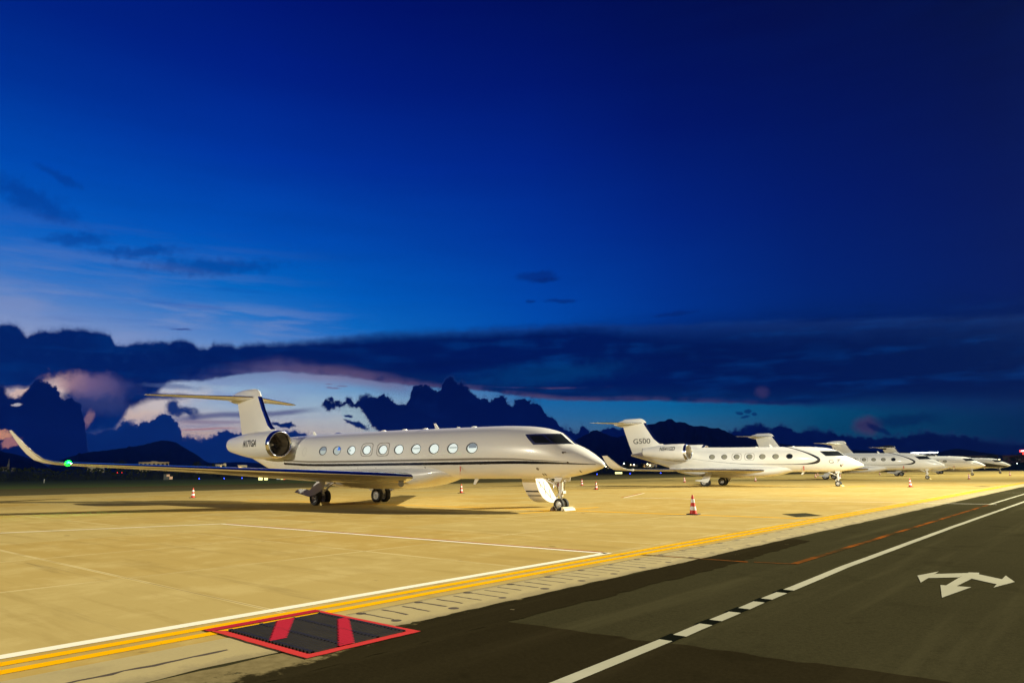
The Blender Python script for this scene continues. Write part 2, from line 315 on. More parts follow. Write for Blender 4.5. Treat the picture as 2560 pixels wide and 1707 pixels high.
M['grey'] = pmat('grey_stripe', (0.24, 0.22, 0.19), 0.3, var=0.05, coat=0.3)
M['line'] = pmat('panel_seal', (0.20, 0.17, 0.14), 0.5, var=0.1)
M['seal'] = pmat('window_seal_and_shade', (0.05, 0.05, 0.05), 0.5, var=0.1)
M['frame'] = pmat('windshield_frame', (0.42, 0.45, 0.50), 0.22, 0.95, var=0.06)
M['glass'] = pmat('dark_glass', (0.012, 0.014, 0.014), 0.06, var=0.1, coat=0.6)
M['lit'] = pmat('lit_window', (0.6, 0.66, 0.66), 0.3, var=0.05, emit=(0.80, 0.95, 0.93, 1), estr=0.55)
M['dimlit'] = pmat('dim_window', (0.22, 0.26, 0.3), 0.3, var=0.1, emit=(0.36, 0.47, 0.6, 1), estr=0.22)
M['shade'] = pmat('window_shade', (0.40, 0.45, 0.46), 0.6, var=0.05, emit=(0.55, 0.68, 0.7, 1), estr=0.28)
M['blue_screen'] = pmat('blue_screen', (0.02, 0.1, 0.5), 0.4, emit=(0.03, 0.2, 0.85, 1), estr=0.6)
M['blind'] = pmat('drawn_blind', (0.26, 0.25, 0.19), 0.35, var=0.06, coat=0.3)
M['tyre'] = pmat('tyre_rubber', (0.018, 0.017, 0.016), 0.75, var=0.25, scale=12)
M['hub'] = pmat('wheel_hub', (0.55, 0.53, 0.49), 0.4, 0.4, var=0.1, scale=14)
M['gear_white'] = pmat('gear_paint', (0.72, 0.70, 0.66), 0.4, var=0.08, scale=9)
M['red'] = pmat('red_flag', (0.55, 0.03, 0.01), 0.6, var=0.15)
M['black_text'] = pmat('black_lettering', (0.010, 0.010, 0.011), 0.4, var=0.1)
M['brown'] = pmat('brown_trim', (0.06, 0.035, 0.02), 0.35, var=0.1)
M['cone_red'] = pmat('cone_red', (0.62, 0.030, 0.012), 0.55, var=0.12, scale=6)
M['cone_white'] = pmat('cone_white', (0.76, 0.76, 0.74), 0.5, var=0.06, scale=6)
M['rubber'] = pmat('cone_base_rubber', (0.03, 0.028, 0.026), 0.8, var=0.2)
M['chock_yel'] = pmat('chock_yellow', (0.62, 0.46, 0.14), 0.6, var=0.12, scale=7)
M['chock_pale'] = pmat('chock_pale', (0.66, 0.58, 0.40), 0.6, var=0.1, scale=7)
M['chock_brown'] = pmat('chock_brown', (0.18, 0.09, 0.035), 0.7, var=0.15, scale=7)
M['rope'] = pmat('rope', (0.6, 0.55, 0.42), 0.8, var=0.1)
M['stair'] = pmat('stair_panel', (0.82, 0.80, 0.76), 0.4, var=0.04)

def pos_mat(name):
    global TREE
    m, t, b = new_mat(name); TREE = t
    g = t.nodes.new('ShaderNodeNewGeometry'); sep = t.nodes.new('ShaderNodeSeparateXYZ')
    t.links.new(g.outputs['Position'], sep.inputs[0])
    X, Y, Z = [Ex(o) for o in sep.outputs]
    return m, t, b, X, Y, Ex(g.outputs['Position'])
def wnoise(v):
    n = TREE.nodes.new('ShaderNodeTexWhiteNoise'); n.noise_dimensions = '2D'; TREE.links.new(v.s, n.inputs['Vector'])
    return Ex(n.outputs['Value'])
def bump(b, h, strength, dist=0.01):
    n = TREE.nodes.new('ShaderNodeBump'); put(n.inputs['Height'], h); n.inputs['Strength'].default_value = strength; n.inputs['Distance'].default_value = dist
    TREE.links.new(n.outputs[0], b.inputs['Normal'])

# concrete apron: cast slabs 4.6 x 5 m, each its own tone, stained, with pale sawn joints
m, t, b, X, Y, P = pos_mat('concrete_slabs')
SX, SY = 4.62, 5.0
u = (X + 8.45 + SX * 40) * (1 / SX); v = (Y - 5.1 + SY * 200) * (1 / SY)
fu, fv = mt('FRACT', u), mt('FRACT', v)
tone = wnoise(vec(mt('FLOOR', u), mt('FLOOR', v)))
big = noise(P, 0.13, 6, 0.6); mid = noise(P, 0.8, 7, 0.66); fine = noise(P, 14, 4, 0.7); drag = noise(vec(X * 0.25, Y * 2.2), 1.0, 5, 0.6)
spots = smooth(noise(P, 2.3, 3, 0.5), 0.70, 0.78)
col = mixc(big, (0.385, 0.288, 0.105, 1), (0.49, 0.376, 0.150, 1))
col = mixc(tone * 0.78, col, (0.41, 0.265, 0.066, 1))
col = mixc(smooth(mid, 0.46, 0.66) * 0.5, col, (0.56, 0.44, 0.19, 1))
col = mixc(smooth(drag, 0.5, 0.68) * 0.38, col, (0.28, 0.195, 0.062, 1))
col = mixc(fine * 0.30, col, (0.34, 0.245, 0.08, 1))
col = mixc(spots * 0.5, col, (0.16, 0.11, 0.05, 1))
du = mt('MINIMUM', fu, 1.0 - fu) * SX; dv = mt('MINIMUM', fv, 1.0 - fv) * SY
wob = (mid - 0.5) * 0.02
joint = smooth(mt('MINIMUM', du, dv) + wob, 0.060, 0.020)
jn = smooth(noise(P, 0.35, 3, 0.6), 0.38, 0.6)
col = mixc(joint * (jn * 0.85 + 0.22), col, (0.62, 0.50, 0.24, 1))
col = mixc(smooth(mt('MINIMUM', du, dv) + wob, 0.014, 0.006) * 0.75, col, (0.16, 0.11, 0.045, 1))
# rubber scuffs and repaired strips
scuff = smooth(noise(vec(X * 0.08, Y * 1.6, 3.0), 1.0, 6, 0.7), 0.60, 0.74) * smooth(noise(P, 0.05, 3, 0.5), 0.48, 0.62)
col = mixc(scuff * 0.6, col, (0.15, 0.11, 0.05, 1))
flecks = smooth(voro(vec(X + (mid - .5) * .3, Y * 1.4), 0.42, 0), 0.06, 0.035)
col = mixc(flecks * 0.75, col, (0.10, 0.07, 0.03, 1))
t.links.new(col.s, b.inputs['Base Color']); put(b.inputs['Roughness'], mid * 0.2 + 0.75)
b.inputs['Specular IOR Level'].default_value = 0.0
bump(b, fine, 0.25, 0.004)
M['concrete'] = m

# asphalt, with tyre-polished lanes and specks
def asphalt(name, lo, hi, gutter=False):
    m, t, b, X, Y, P = pos_mat(name)
    big = noise(P, 0.22, 4, 0.55); fine = noise(P, 60, 3, 0.7); mid = noise(P, 3.0, 5, 0.6)
    grain = noise(P, 22, 3, 0.75)
    speck = smooth(voro(P, 90, 0), 0.22, 0.12)
    col = mixc(big, lo + (1,), hi + (1,))
    col = mixc(fine * 0.45, col, tuple(x * 0.5 for x in lo) + (1,))
    col = mixc(smooth(grain, .35, .7) * .55, col, tuple(x * 0.62 for x in lo) + (1,))
    col = mixc(speck * 0.35, col, tuple(min(1, x * 2.4) for x in hi) + (1,))
    col = mixc(smooth(mid, 0.55, 0.72) * 0.4, col, tuple(x * 0.6 for x in lo) + (1,))
    lanes = noise(vec(X * 1.3, Y * 0.06), 1.0, 5, 0.6); stain = smooth(noise(P, 0.55, 6, 0.65), 0.54, 0.70)
    col = mixc(smooth(lanes, 0.5, 0.7) * 0.4, col, tuple(x * 1.25 for x in hi) + (1,))
    col = mixc(stain * 0.45, col, tuple(x * 0.55 for x in lo) + (1,))
    if gutter:      # spilt concrete and silt along the old kerb line
        mk = smooth(noise(P, 1.9, 6, 0.68) + (X * -1.0 - 6.15) * 0.55 + smooth(Y, 6.0, 3.0) * 0.30 - smooth(Y, 5.0, 8.0) * 0.14, 0.60, 0.72)
        col = mixc(mk * 0.85, col, mixc(noise(P, 7, 5, 0.65), (0.10, 0.078, 0.034, 1), (0.34, 0.27, 0.13, 1)))
        sp2 = smooth(noise(P, 3.2, 4, 0.6), 0.70, 0.74) * smooth(X, -5.2, -5.8)
        col = mixc(sp2 * 0.7, col, (0.30, 0.25, 0.14, 1))
    t.links.new(col.s, b.inputs['Base Color']); put(b.inputs['Roughness'], mid * 0.2 + 0.75)
    b.inputs['Specular IOR Level'].default_value = 0.0
    bump(b, fine, 0.5, 0.004)
    return m
M['asphalt'] = asphalt('road_asphalt', (0.038, 0.034, 0.0165), (0.057, 0.051, 0.0250))
M['asphalt_new'] = asphalt('dark_asphalt', (0.021, 0.0168, 0.0080), (0.031, 0.0250, 0.0120), True)
M['taxiway'] = asphalt('taxiway_asphalt', (0.12, 0.10, 0.045), (0.17, 0.142, 0.066))

def paint(name, col, wear=0.55, base=(0.30, 0.23, 0.11), patchy=0.0):
    m, t, b, X, Y, P = pos_mat(name)
    n1 = noise(P, 5.0, 6, 0.7); n2 = noise(P, 55, 3, 0.7)
    c = mixc(n2 * 0.35, col + (1,), tuple(x * 0.72 for x in col) + (1,))
    c = mixc(smooth(n1 * 0.7 + n2 * 0.3, 0.58, 0.74) * wear, c, base + (1,))
    if patchy: c = mixc(smooth(noise(P, 0.42, 5, 0.7), 0.40, 0.58) * patchy, c, base + (1,))
    t.links.new(c.s, b.inputs['Base Color']); b.inputs['Roughness'].default_value = 0.7; b.inputs['Specular IOR Level'].default_value = 0.0
    return m
M['p_white'] = paint('white_road_paint', (0.86, 0.81, 0.66), 0.4)
M['p_whiter'] = paint('white_lane_paint', (0.42, 0.405, 0.30), 0.6, (0.05, 0.045, 0.025), 0.12)
M['p_yellow'] = paint('yellow_paint', (0.84, 0.42, 0.003), 0.4)
M['p_red'] = paint('red_paint', (0.56, 0.045, 0.045), 0.6, (0.16, 0.05, 0.035))
M['p_crimson'] = paint('worn_crimson_paint', (0.42, 0.022, 0.045), 0.5, (0.10, 0.03, 0.03))
M['p_redfade'] = paint('faded_red_paint', (0.24, 0.070, 0.012), 0.95, (0.034, 0.029, 0.013), 0.92)
M['p_redline'] = paint('thin_red_paint', (0.36, 0.07, 0.02), 0.8)
M['p_black'] = paint('black_paint', (0.006, 0.007, 0.005), 0.25, (0.03, 0.028, 0.016))
M['p_dark'] = paint('worn_dark_paint', (0.05, 0.048, 0.03), 0.7, (0.2, 0.16, 0.07))
m, t, b, X, Y, P = pos_mat('drain_concrete')
n1 = noise(P, 1.6, 6, 0.65); n2 = noise(P, 26, 4, 0.7)
col = mixc(n1, (0.36, 0.285, 0.115, 1), (0.52, 0.42, 0.18, 1)); col = mixc(n2 * 0.4, col, (0.22, 0.17, 0.085, 1))
edge = smooth(X + (n1 - 0.5) * 0.9 + (n2 - .5) * .2, -6.75, -6.48)
col = mixc(edge * 0.4, col, (0.09, 0.07, 0.035, 1)); col = mixc(smooth(noise(P, .7, 6, .65), .54, .70) * .35, col, (0.20, 0.15, 0.065, 1))
t.links.new(col.s, b.inputs['Base Color']); b.inputs['Roughness'].default_value = 0.75; bump(b, n2, 0.4, 0.004)
M['drain'] = m
M['slot'] = pmat('drain_slot', (0.05, 0.032, 0.018), 0.9, var=0.3)
M['grate'] = pmat('grate_iron', (0.026, 0.021, 0.013), 0.55, 0.6, var=0.35, scale=4)
M['pit'] = pmat('grate_pit', (0.006, 0.006, 0.005), 0.9)
m, t, b, X, Y, P = pos_mat('night_grass')
n1 = noise(P, 0.03, 5, 0.6); n2 = noise(P, 1.2, 4, 0.7)
col = mixc(n1, (0.09, 0.135, 0.012, 1), (0.14, 0.165, 0.018, 1)); col = mixc(n2 * 0.5, col, (0.035, 0.05, 0.008, 1))
t.links.new(col.s, b.inputs['Base Color']); b.inputs['Roughness'].default_value = 0.95; b.inputs['Specular IOR Level'].default_value = 0.1
M['grass'] = m
m, t, b, X, Y, P = pos_mat('forest_hill')
n1 = noise(P, 0.004, 6, 0.6)
col = mixc(n1, (0.030, 0.045, 0.040, 1), (0.060, 0.080, 0.060, 1))
t.links.new(col.s, b.inputs['Base Color']); b.inputs['Roughness'].default_value = 1.0; b.inputs['Specular IOR Level'].default_value = 0.0
M['hill'] = m

# ------------------------------------------------------------------ mesh helpers
class Mesh:
    def __init__(s): s.v = []; s.f = []; s.mi = []; s.sm = []
    def add(s, verts, faces, mi=0, smooth=False):
        o = len(s.v); s.v += [tuple(p) for p in verts]
        for f in faces: s.f.append(tuple(i + o for i in f)); s.mi.append(mi); s.sm.append(smooth)
        return s
    def box(s, x0, x1, y0, y1, z0, z1, mi=0):
        v = [(x, y, z) for z in (z0, z1) for y in (y0, y1) for x in (x0, x1)]
        return s.add(v, [(0, 2, 3, 1), (4, 5, 7, 6), (0, 1, 5, 4), (2, 6, 7, 3), (0, 4, 6, 2), (1, 3, 7, 5)], mi)
    def quad(s, pts, mi=0): return s.add(pts, [tuple(range(len(pts)))], mi)
    def grid(s, rows, mi=0, smooth=True, close=False, flip=False):
        n = len(rows[0]); v = [p for r in rows for p in r]; f = []
        for i in range(len(rows) - 1):
            for j in range(n if close else n - 1):
                a, b_, c_, d = i * n + j, i * n + (j + 1) % n, (i + 1) * n + (j + 1) % n, (i + 1) * n + j
                f.append((a, d, c_, b_) if flip else (a, b_, c_, d))
        return s.add(v, f, mi, smooth)
    def tube(s, p0, p1, r0, r1=None, n=12, mi=0, caps=True):
        r1 = r0 if r1 is None else r1
        p0, p1 = Vector(p0), Vector(p1); d = (p1 - p0).normalized()
        a = d.orthogonal().normalized(); b_ = d.cross(a)
        ring = lambda p, r: [p + (a * math.cos(2 * PI * k / n) + b_ * math.sin(2 * PI * k / n)) * r for k in range(n)]
        s.grid([ring(p0, r0), ring(p1, r1)], mi, True, True)
        if caps: s.add(ring(p0, r0), [tuple(range(n))[::-1]], mi); s.add(ring(p1, r1), [tuple(range(n))], mi)
        return s
    def lathe(s, c, axis, prof, n=32, mi=0, ref=None):
        """prof: list of (distance along axis, radius)"""
        c, d = Vector(c), Vector(axis).normalized(); a = Vector(ref) if ref else d.orthogonal().normalized(); b_ = d.cross(a)
        rows = [[c + d * h + (a * math.cos(2 * PI * k / n) + b_ * math.sin(2 * PI * k / n)) * r for k in range(n)] for h, r in prof]
        return s.grid(rows, mi, True, True)
    def prism(s, poly, off, mi=0):
        n = len(poly); o = Vector(off); p = [Vector(q) for q in poly]; q = [x + o for x in p]
        return s.add(p + q, [tuple(range(n))[::-1], tuple(range(n, 2 * n))] + [(i, (i + 1) % n, n + (i + 1) % n, n + i) for i in range(n)], mi)
    def build(s, name, mats, parent=None, sharp=35, **props):
        me = bpy.data.meshes.new(name); me.from_pydata([tuple(p) for p in s.v], [], s.f)
        for k in (mats if isinstance(mats, (list, tuple)) else [mats]): me.materials.append(M[k] if isinstance(k, str) else k)
        me.polygons.foreach_set('material_index', s.mi); me.polygons.foreach_set('use_smooth', s.sm)
        bm = bmesh.new(); bm.from_mesh(me)
        if any(s.sm):
            bmesh.ops.remove_doubles(bm, verts=bm.verts, dist=1e-5)
        bmesh.ops.recalc_face_normals(bm, faces=bm.faces) if props.pop('recalc', True) else None
        if any(s.sm):
            for e in bm.edges:
                if len(e.link_faces) == 2 and e.calc_face_angle(0) > R(sharp): e.smooth = False
        bm.to_mesh(me); bm.free(); me.update()
        o = bpy.data.objects.new(name, me); COL.objects.link(o)
        if parent: o.parent = parent
        for k, v_ in props.items(): o[k] = v_
        return o
def thing(name, label, cat, loc=(0, 0, 0), rz=0.0, group=None):
    o = bpy.data.objects.new(name, None); COL.objects.link(o); o.empty_display_size = 0.3
    o.location = loc; o.rotation_euler = (0, 0, rz); o['label'] = label; o['category'] = cat
    if group: o['group'] = group
    return o
def tag(o, label, cat, group=None):
    o['label'] = label; o['category'] = cat
    if group: o['group'] = group
    return o
def struct(o): o['kind'] = 'structure'; return o
def copy_tree(root, loc=None, rz=None, label=None):
    def cp(o, par):
        k = o.copy(); COL.objects.link(k)
        if par: k.parent = par
        for ch in o.children: cp(ch, k)
        return k
    k = cp(root, None)
    if loc is not None: k.location = loc
    if rz is not None: k.rotation_euler = (0, 0, rz)
    if label: k['label'] = label
    return k

# ------------------------------------------------------------------ ground
g = Mesh(); g.quad([(-9000, -7000, -0.012), (7000, -7000, -0.012), (7000, 12000, -0.012), (-9000, 12000, -0.012)])
struct(g.build('grass_field', 'grass'))
g = Mesh(); g.quad([(-128, -300, -0.008), (-79, -300, -0.008), (-79, 900, -0.008), (-128, 900, -0.008)])
struct(g.build('taxiway', 'taxiway'))
g = Mesh(); g.quad([(-260, 150, -0.006), (-128, 150, -0.006), (-128, 900, -0.006), (-260, 900, -0.006)])
struct(g.build('taxiway', 'taxiway'))
g = Mesh(); g.quad([(-80, -300, 0), (-7.45, -300, 0), (-7.45, 900, 0), (-80, 900, 0)])
struct(g.build('apron', 'concrete'))
g = Mesh(); g.quad([(-6.6, -300, -0.004), (60, -300, -0.004), (60, 900, -0.004), (-6.6, 900, -0.004)])
struct(g.build('road', 'asphalt'))
def ragged(x, amp, rnd): return x + rnd.uniform(-amp, amp)
rnd = random.Random(3)
# newer black asphalt: a strip beside the drain and the patch at the near end
L_, R_ = [], []
y = -12.0
while y < 17.8:
    L_.append((ragged(-6.43 if y > 6 else -6.40, 0.035, rnd), y, 0.0026)); R_.append((ragged(-5.60 - 0.25 * max(0, (y - 12) / 6), 0.05, rnd), y, 0.0026)); y += 0.22
L_.append((-6.35, 18.0, 0.0026)); R_.append((-6.30, 18.05, 0.0026))
g = Mesh(); g.grid([L_, R_], 0, False)
struct(g.build('asphalt_patch', 'asphalt_new', label='darker strip of newer asphalt along the drain'))
top = []
x = -5.62
while x < 30:
    top.append((x, ragged(6.42 + 0.10 * (x + 5.6) if x < -1 else 6.9, 0.05, rnd), 0.0018)); x += 0.16
g = Mesh(); g.grid([[(p[0], -14.0, 0.0018) for p in top], top], 0, False)
struct(g.build('asphalt_patch', 'asphalt_new'))

# covered drain between the apron and the road
g = Mesh()
for y0, y1 in ((-60, 4.02), (5.42, 420)):
    L_, R_ = [], []; y = y0
    n = 160 if y1 < 10 else 240
    for k in range(n + 1):
        tt = k / n; y = (y0 + (y1 - y0) * tt) if y1 < 10 else y0 + (y1 - y0) * tt ** 2.2
        L_.append((-7.45, y, 0.0012)); R_.append((-6.46 + rnd.uniform(-0.03, 0.03), y, 0.0012))
    g.grid([L_, R_], 0, False)
y = 5.66; k = 0
while y < 135:
    for xx in (-7.36, -6.69):
        r_ = 0.055 + 0.015 * rnd.random()
        g.add([(xx + r_ * 1.1 * math.cos(q), y + r_ * math.sin(q), 0.0022) for q in [i * PI / 5 for i in range(10)]], [tuple(range(10))], 1)
    for q in (0.02, 0.32, 0.63):
        if y > 70: break
        yy = y + q; w_ = rnd.uniform(0.030, 0.055); a0, a1 = -7.33 + rnd.uniform(-.03, .03), -6.78 + rnd.uniform(-.1, .04)
        pts0, pts1 = [], []
        for i in range(7):
            xx = a0 + (a1 - a0) * i / 6; j = rnd.uniform(-.008, .008)
            pts0.append((xx, yy + j - w_ / 2 * rnd.uniform(.5, 1.1), 0.0022)); pts1.append((xx, yy + j + w_ / 2 * rnd.uniform(.5, 1.1), 0.0022))
        g.grid([pts0, pts1], 1, False)
    y += 0.945
for (xa, w_) in ((-7.45, 0.022), (-7.40, 0.012)):
    pts0 = [(xa + rnd.uniform(-.006, .006), 5.5 + i * 0.5, 0.0022) for i in range(130)]
    g.grid([pts0, [(p[0] + w_ * rnd.uniform(.3, 1), p[1], p[2]) for p in pts0]], 1, False)
# the long worn crack in the gutter at the near end
pts0 = [(-6.97 + rnd.uniform(-.015, .015), -3 + i * 0.12, 0.0022) for i in range(57)]
g.grid([pts0, [(p[0] + rnd.uniform(.03, .085), p[1], p[2]) for p in pts0]], 1, False)
struct(g.build('drain_channel', ['drain', 'slot']))

# painted markings
ZM = 0.0042
def stripe(pts, w, mat, name='painted_line', z=ZM, seg=1.2, rag=0.006):
    g = Mesh(); a, b_ = [], []
    for (x0, y0), (x1, y1) in zip(pts[:-1], pts[1:]):
        d = Vector((x1 - x0, y1 - y0)); n = max(1, min(300, int(d.length / seg))); d.normalize(); nx, ny = -d.y * w / 2, d.x * w / 2
        for k in range(n + 1):
            tt = k / n; x, y = x0 + (x1 - x0) * tt, y0 + (y1 - y0) * tt; j = rnd.uniform(-rag, rag)
            a.append((x + nx + j, y + ny + j, z)); b_.append((x - nx + j, y - ny + j, z))
    g.grid([a, b_], 0, False)
    return struct(g.build(name, mat))
stripe([(-8.43, -6), (-8.43, 12.92)], 0.19, 'p_white')
stripe([(-8.10, -6), (-8.10, 60), (-8.10, 330)], 0.17, 'p_yellow')
stripe([(-7.77, -6), (-7.77, 60), (-7.77, 330)], 0.17, 'p_yellow')
stripe([(-8.4, 12.80), (-24.55, 12.62), (-27.2, 5.7), (-27.9, -4)], 0.15, 'p_white')
stripe([(-8.6, 12.94), (-24.5, 12.76)], 0.08, 'p_redline')
stripe([(-7.7, 13.02), (-5.5, 13.15)], 0.09, 'p_redfade')
stripe([(-5.4, 13.2), (-4.74, 13.35)], 0.05, 'p_redfade'); stripe([(-4.74, 13.35), (-4.74, 39.0)], 0.13, 'p_redfade', rag=0.02)
stripe([(-4.74, 39.0), (-4.74, 90)], 0.14, 'p_whiter')
stripe([(-4.5, 39.4), (-24.4, 39.3)], 0.12, 'p_white'); stripe([(-4.8, 72.9), (-10.5, 72.9)], 0.12, 'p_white'); stripe([(-6.4, 57.2), (6, 57.2)], 0.10, 'p_whiter')
for k in range(5):
    Yc = 25.5 + 47 * k
    stripe([(-46, Yc), (-8.2, Yc)], 0.22, 'p_yellow')
    stripe([(-19.15, Yc - 2.8), (-19.15, Yc + 3.1)], 0.20, 'p_yellow', z=ZM + 0.0008)
stripe([(-27.9, 48.0), (-24.4, 39.4)], 0.10, 'p_white'); stripe([(-28.1, 47.9), (-24.65, 39.4)], 0.1, 'p_redline')
# centre line of the road: solid, five short dashes with black between, solid
stripe([(-3.62, -4), (-3.70, 4.9), (-3.73, 6.72)], 0.145, 'p_whiter')
for a, b_ in ((6.98, 7.66), (7.92, 8.50), (8.78, 9.34), (9.60, 10.20)): stripe([(-3.52 - .029 * a, a), (-3.52 - .029 * b_, b_)], 0.15, 'p_whiter', seg=.3)
for a, b_ in ((6.72, 6.98), (7.66, 7.92), (8.50, 8.78), (9.34, 9.60), (10.20, 10.48)): stripe([(-3.54 - .029 * a, a - .05), (-3.54 - .029 * b_, b_ + .05)], 0.18, 'p_black', seg=.2, z=ZM - 0.0008)
stripe([(-3.815, 10.48), (-3.89, 13.5), (-3.89, 24), (-3.76, 42), (-3.7, 60), (-3.7, 160)], 0.15, 'p_whiter')
# three-headed direction arrow
g = Mesh()
for poly in ([(-2.10, 13.92), (-1.96, 13.98), (-1.93, 13.62), (-2.02, 12.22), (-2.15, 12.22), (-2.12, 13.5)],
             [(-2.22, 12.22), (-2.01, 11.07), (-1.84, 12.26)],
             [(-2.14, 13.22), (-2.08, 13.86), (-2.49, 13.42), (-2.52, 12.84)],
             [(-2.50, 13.76), (-2.68, 13.06), (-2.49, 12.30)],
             [(-1.97, 13.80), (-1.98, 13.20), (-1.58, 12.76), (-1.56, 13.34)],
             [(-1.59, 13.85), (-1.41, 13.17), (-1.59, 12.40)]):
    k = 0.0002 * len(g.f)
    g.quad([(x, y, ZM + k) for x, y in poly])
struct(g.build('road_arrow', 'p_whiter', label='white three-headed direction arrow painted on the asphalt'))
# painted black rectangles beside the yellow lines
for dy in (0, 47, 94):
    g = Mesh(); g.quad([(x, y + dy, ZM) for x, y in ((-10.1, 27.65), (-9.55, 28.72), (-8.5, 27.39), (-9.04, 26.2))])
    struct(g.build('painted_patch', 'p_dark'))

# ------------------------------------------------------------------ red-framed drain grating
gr = thing('drain_grate', 'iron drain grating with red painted frame and two red diagonal bands', 'drain grate', (-6.95, 4.72, 0))
def rel(pts, z): return [(x + 6.95, y - 4.72, z) for x, y in pts]
g = Mesh(); g.quad(rel([(-7.74, 4.10), (-6.12, 4.10), (-6.12, 5.33), (-7.74, 5.33)], 0.008)); g.build('pit', 'pit', gr)
g = Mesh(); x = -7.70
while x < -6.14:
    g.box(x + 6.95, x + 6.95 + 0.020, 4.12 - 4.72, 5.31 - 4.72, 0.010, 0.026); x += 0.062
for y in (4.13, 4.5, 4.92, 5.28): g.box(-7.73 + 6.95, -6.13 + 6.95, y - 4.72, y + 0.04 - 4.72, 0.012, 0.0265)
g.build('bars', 'grate', gr)
o_ = [(-7.88, 4.0), (-6.0, 4.0), (-6.0, 5.425), (-7.88, 5.425)]; i_ = [(-7.74, 4.11), (-6.12, 4.11), (-6.12, 5.32), (-7.74, 5.32)]
g = Mesh()
for k in range(4):
    if k == 3: continue
    a, b_, c_, d_ = o_[k], o_[(k + 1) % 4], i_[(k + 1) % 4], i_[k]
    n = 14; e0 = [(a[0] + (b_[0] - a[0]) * q / n + rnd.uniform(-.006, .006), a[1] + (b_[1] - a[1]) * q / n + rnd.uniform(-.006, .006)) for q in range(n + 1)]
    e1 = [(d_[0] + (c_[0] - d_[0]) * q / n, d_[1] + (c_[1] - d_[1]) * q / n) for q in range(n + 1)]
    g.grid([rel(e0, 0.0125), rel(e1, 0.0125)], 0, False)
g.build('painted_frame', 'p_red', gr)
g = Mesh(); g.quad(rel([(-8.01, 3.98), (-7.86, 3.98), (-7.86, 5.44), (-8.01, 5.44)], 0.0105)); g.build('painted_frame', 'p_crimson', gr)
for poly in ([(-7.76, 4.74), (-7.70, 4.92), (-6.62, 4.12), (-6.88, 4.12)], [(-7.36, 5.30), (-7.16, 5.31), (-6.13, 4.62), (-6.14, 4.44)]):
    g = Mesh()
    # the band is paint on top of the bars: one sliver per bar
    (xa, ya), (xb, yb), (xc, yc), (xd, yd) = poly
    x = -7.70
    while x < -6.14:
        t0 = (x - xa) / (xd - xa); t1 = (x - xb) / (xc - xb)
        y0 = ya + (yd - ya) * t0; y1 = yb + (yc - yb) * t1
        y0, y1 = max(4.12, min(y0, y1)), min(5.31, max(y0, y1))
        if -0.05 < t0 < 1.05 and -0.05 < t1 < 1.2 and y1 - y0 > 0.03:
            g.box(x + 6.95 - 0.002, x + 6.95 + 0.040, y0 - 4.72, y1 - 4.72, 0.024, 0.029)
        x += 0.062
    g.build('painted_band', 'p_crimson', gr)

# ------------------------------------------------------------------ business jets
def pchip(pts):
    xs = np.array([p[0] for p in pts], float); ys = np.array([p[1] for p in pts], float)
    h = np.diff(xs); d = np.diff(ys) / h; mm = np.zeros(len(xs))
    mm[0], mm[-1] = d[0], d[-1]
    for i in range(1, len(xs) - 1):
        if d[i - 1] * d[i] > 0:
            w1, w2 = 2 * h[i] + h[i - 1], h[i] + 2 * h[i - 1]; mm[i] = (w1 + w2) / (w1 / d[i - 1] + w2 / d[i])
    def f(x):
        x = min(max(x, xs[0]), xs[-1]); i = int(min(max(np.searchsorted(xs, x) - 1, 0), len(h) - 1)); t = (x - xs[i]) / h[i]
        return float((2 * t**3 - 3 * t**2 + 1) * ys[i] + (t**3 - 2 * t**2 + t) * h[i] * mm[i] + (-2 * t**3 + 3 * t**2) * ys[i + 1] + (t**3 - t**2) * h[i] * mm[i + 1])
    return f
EXPN = 2.15
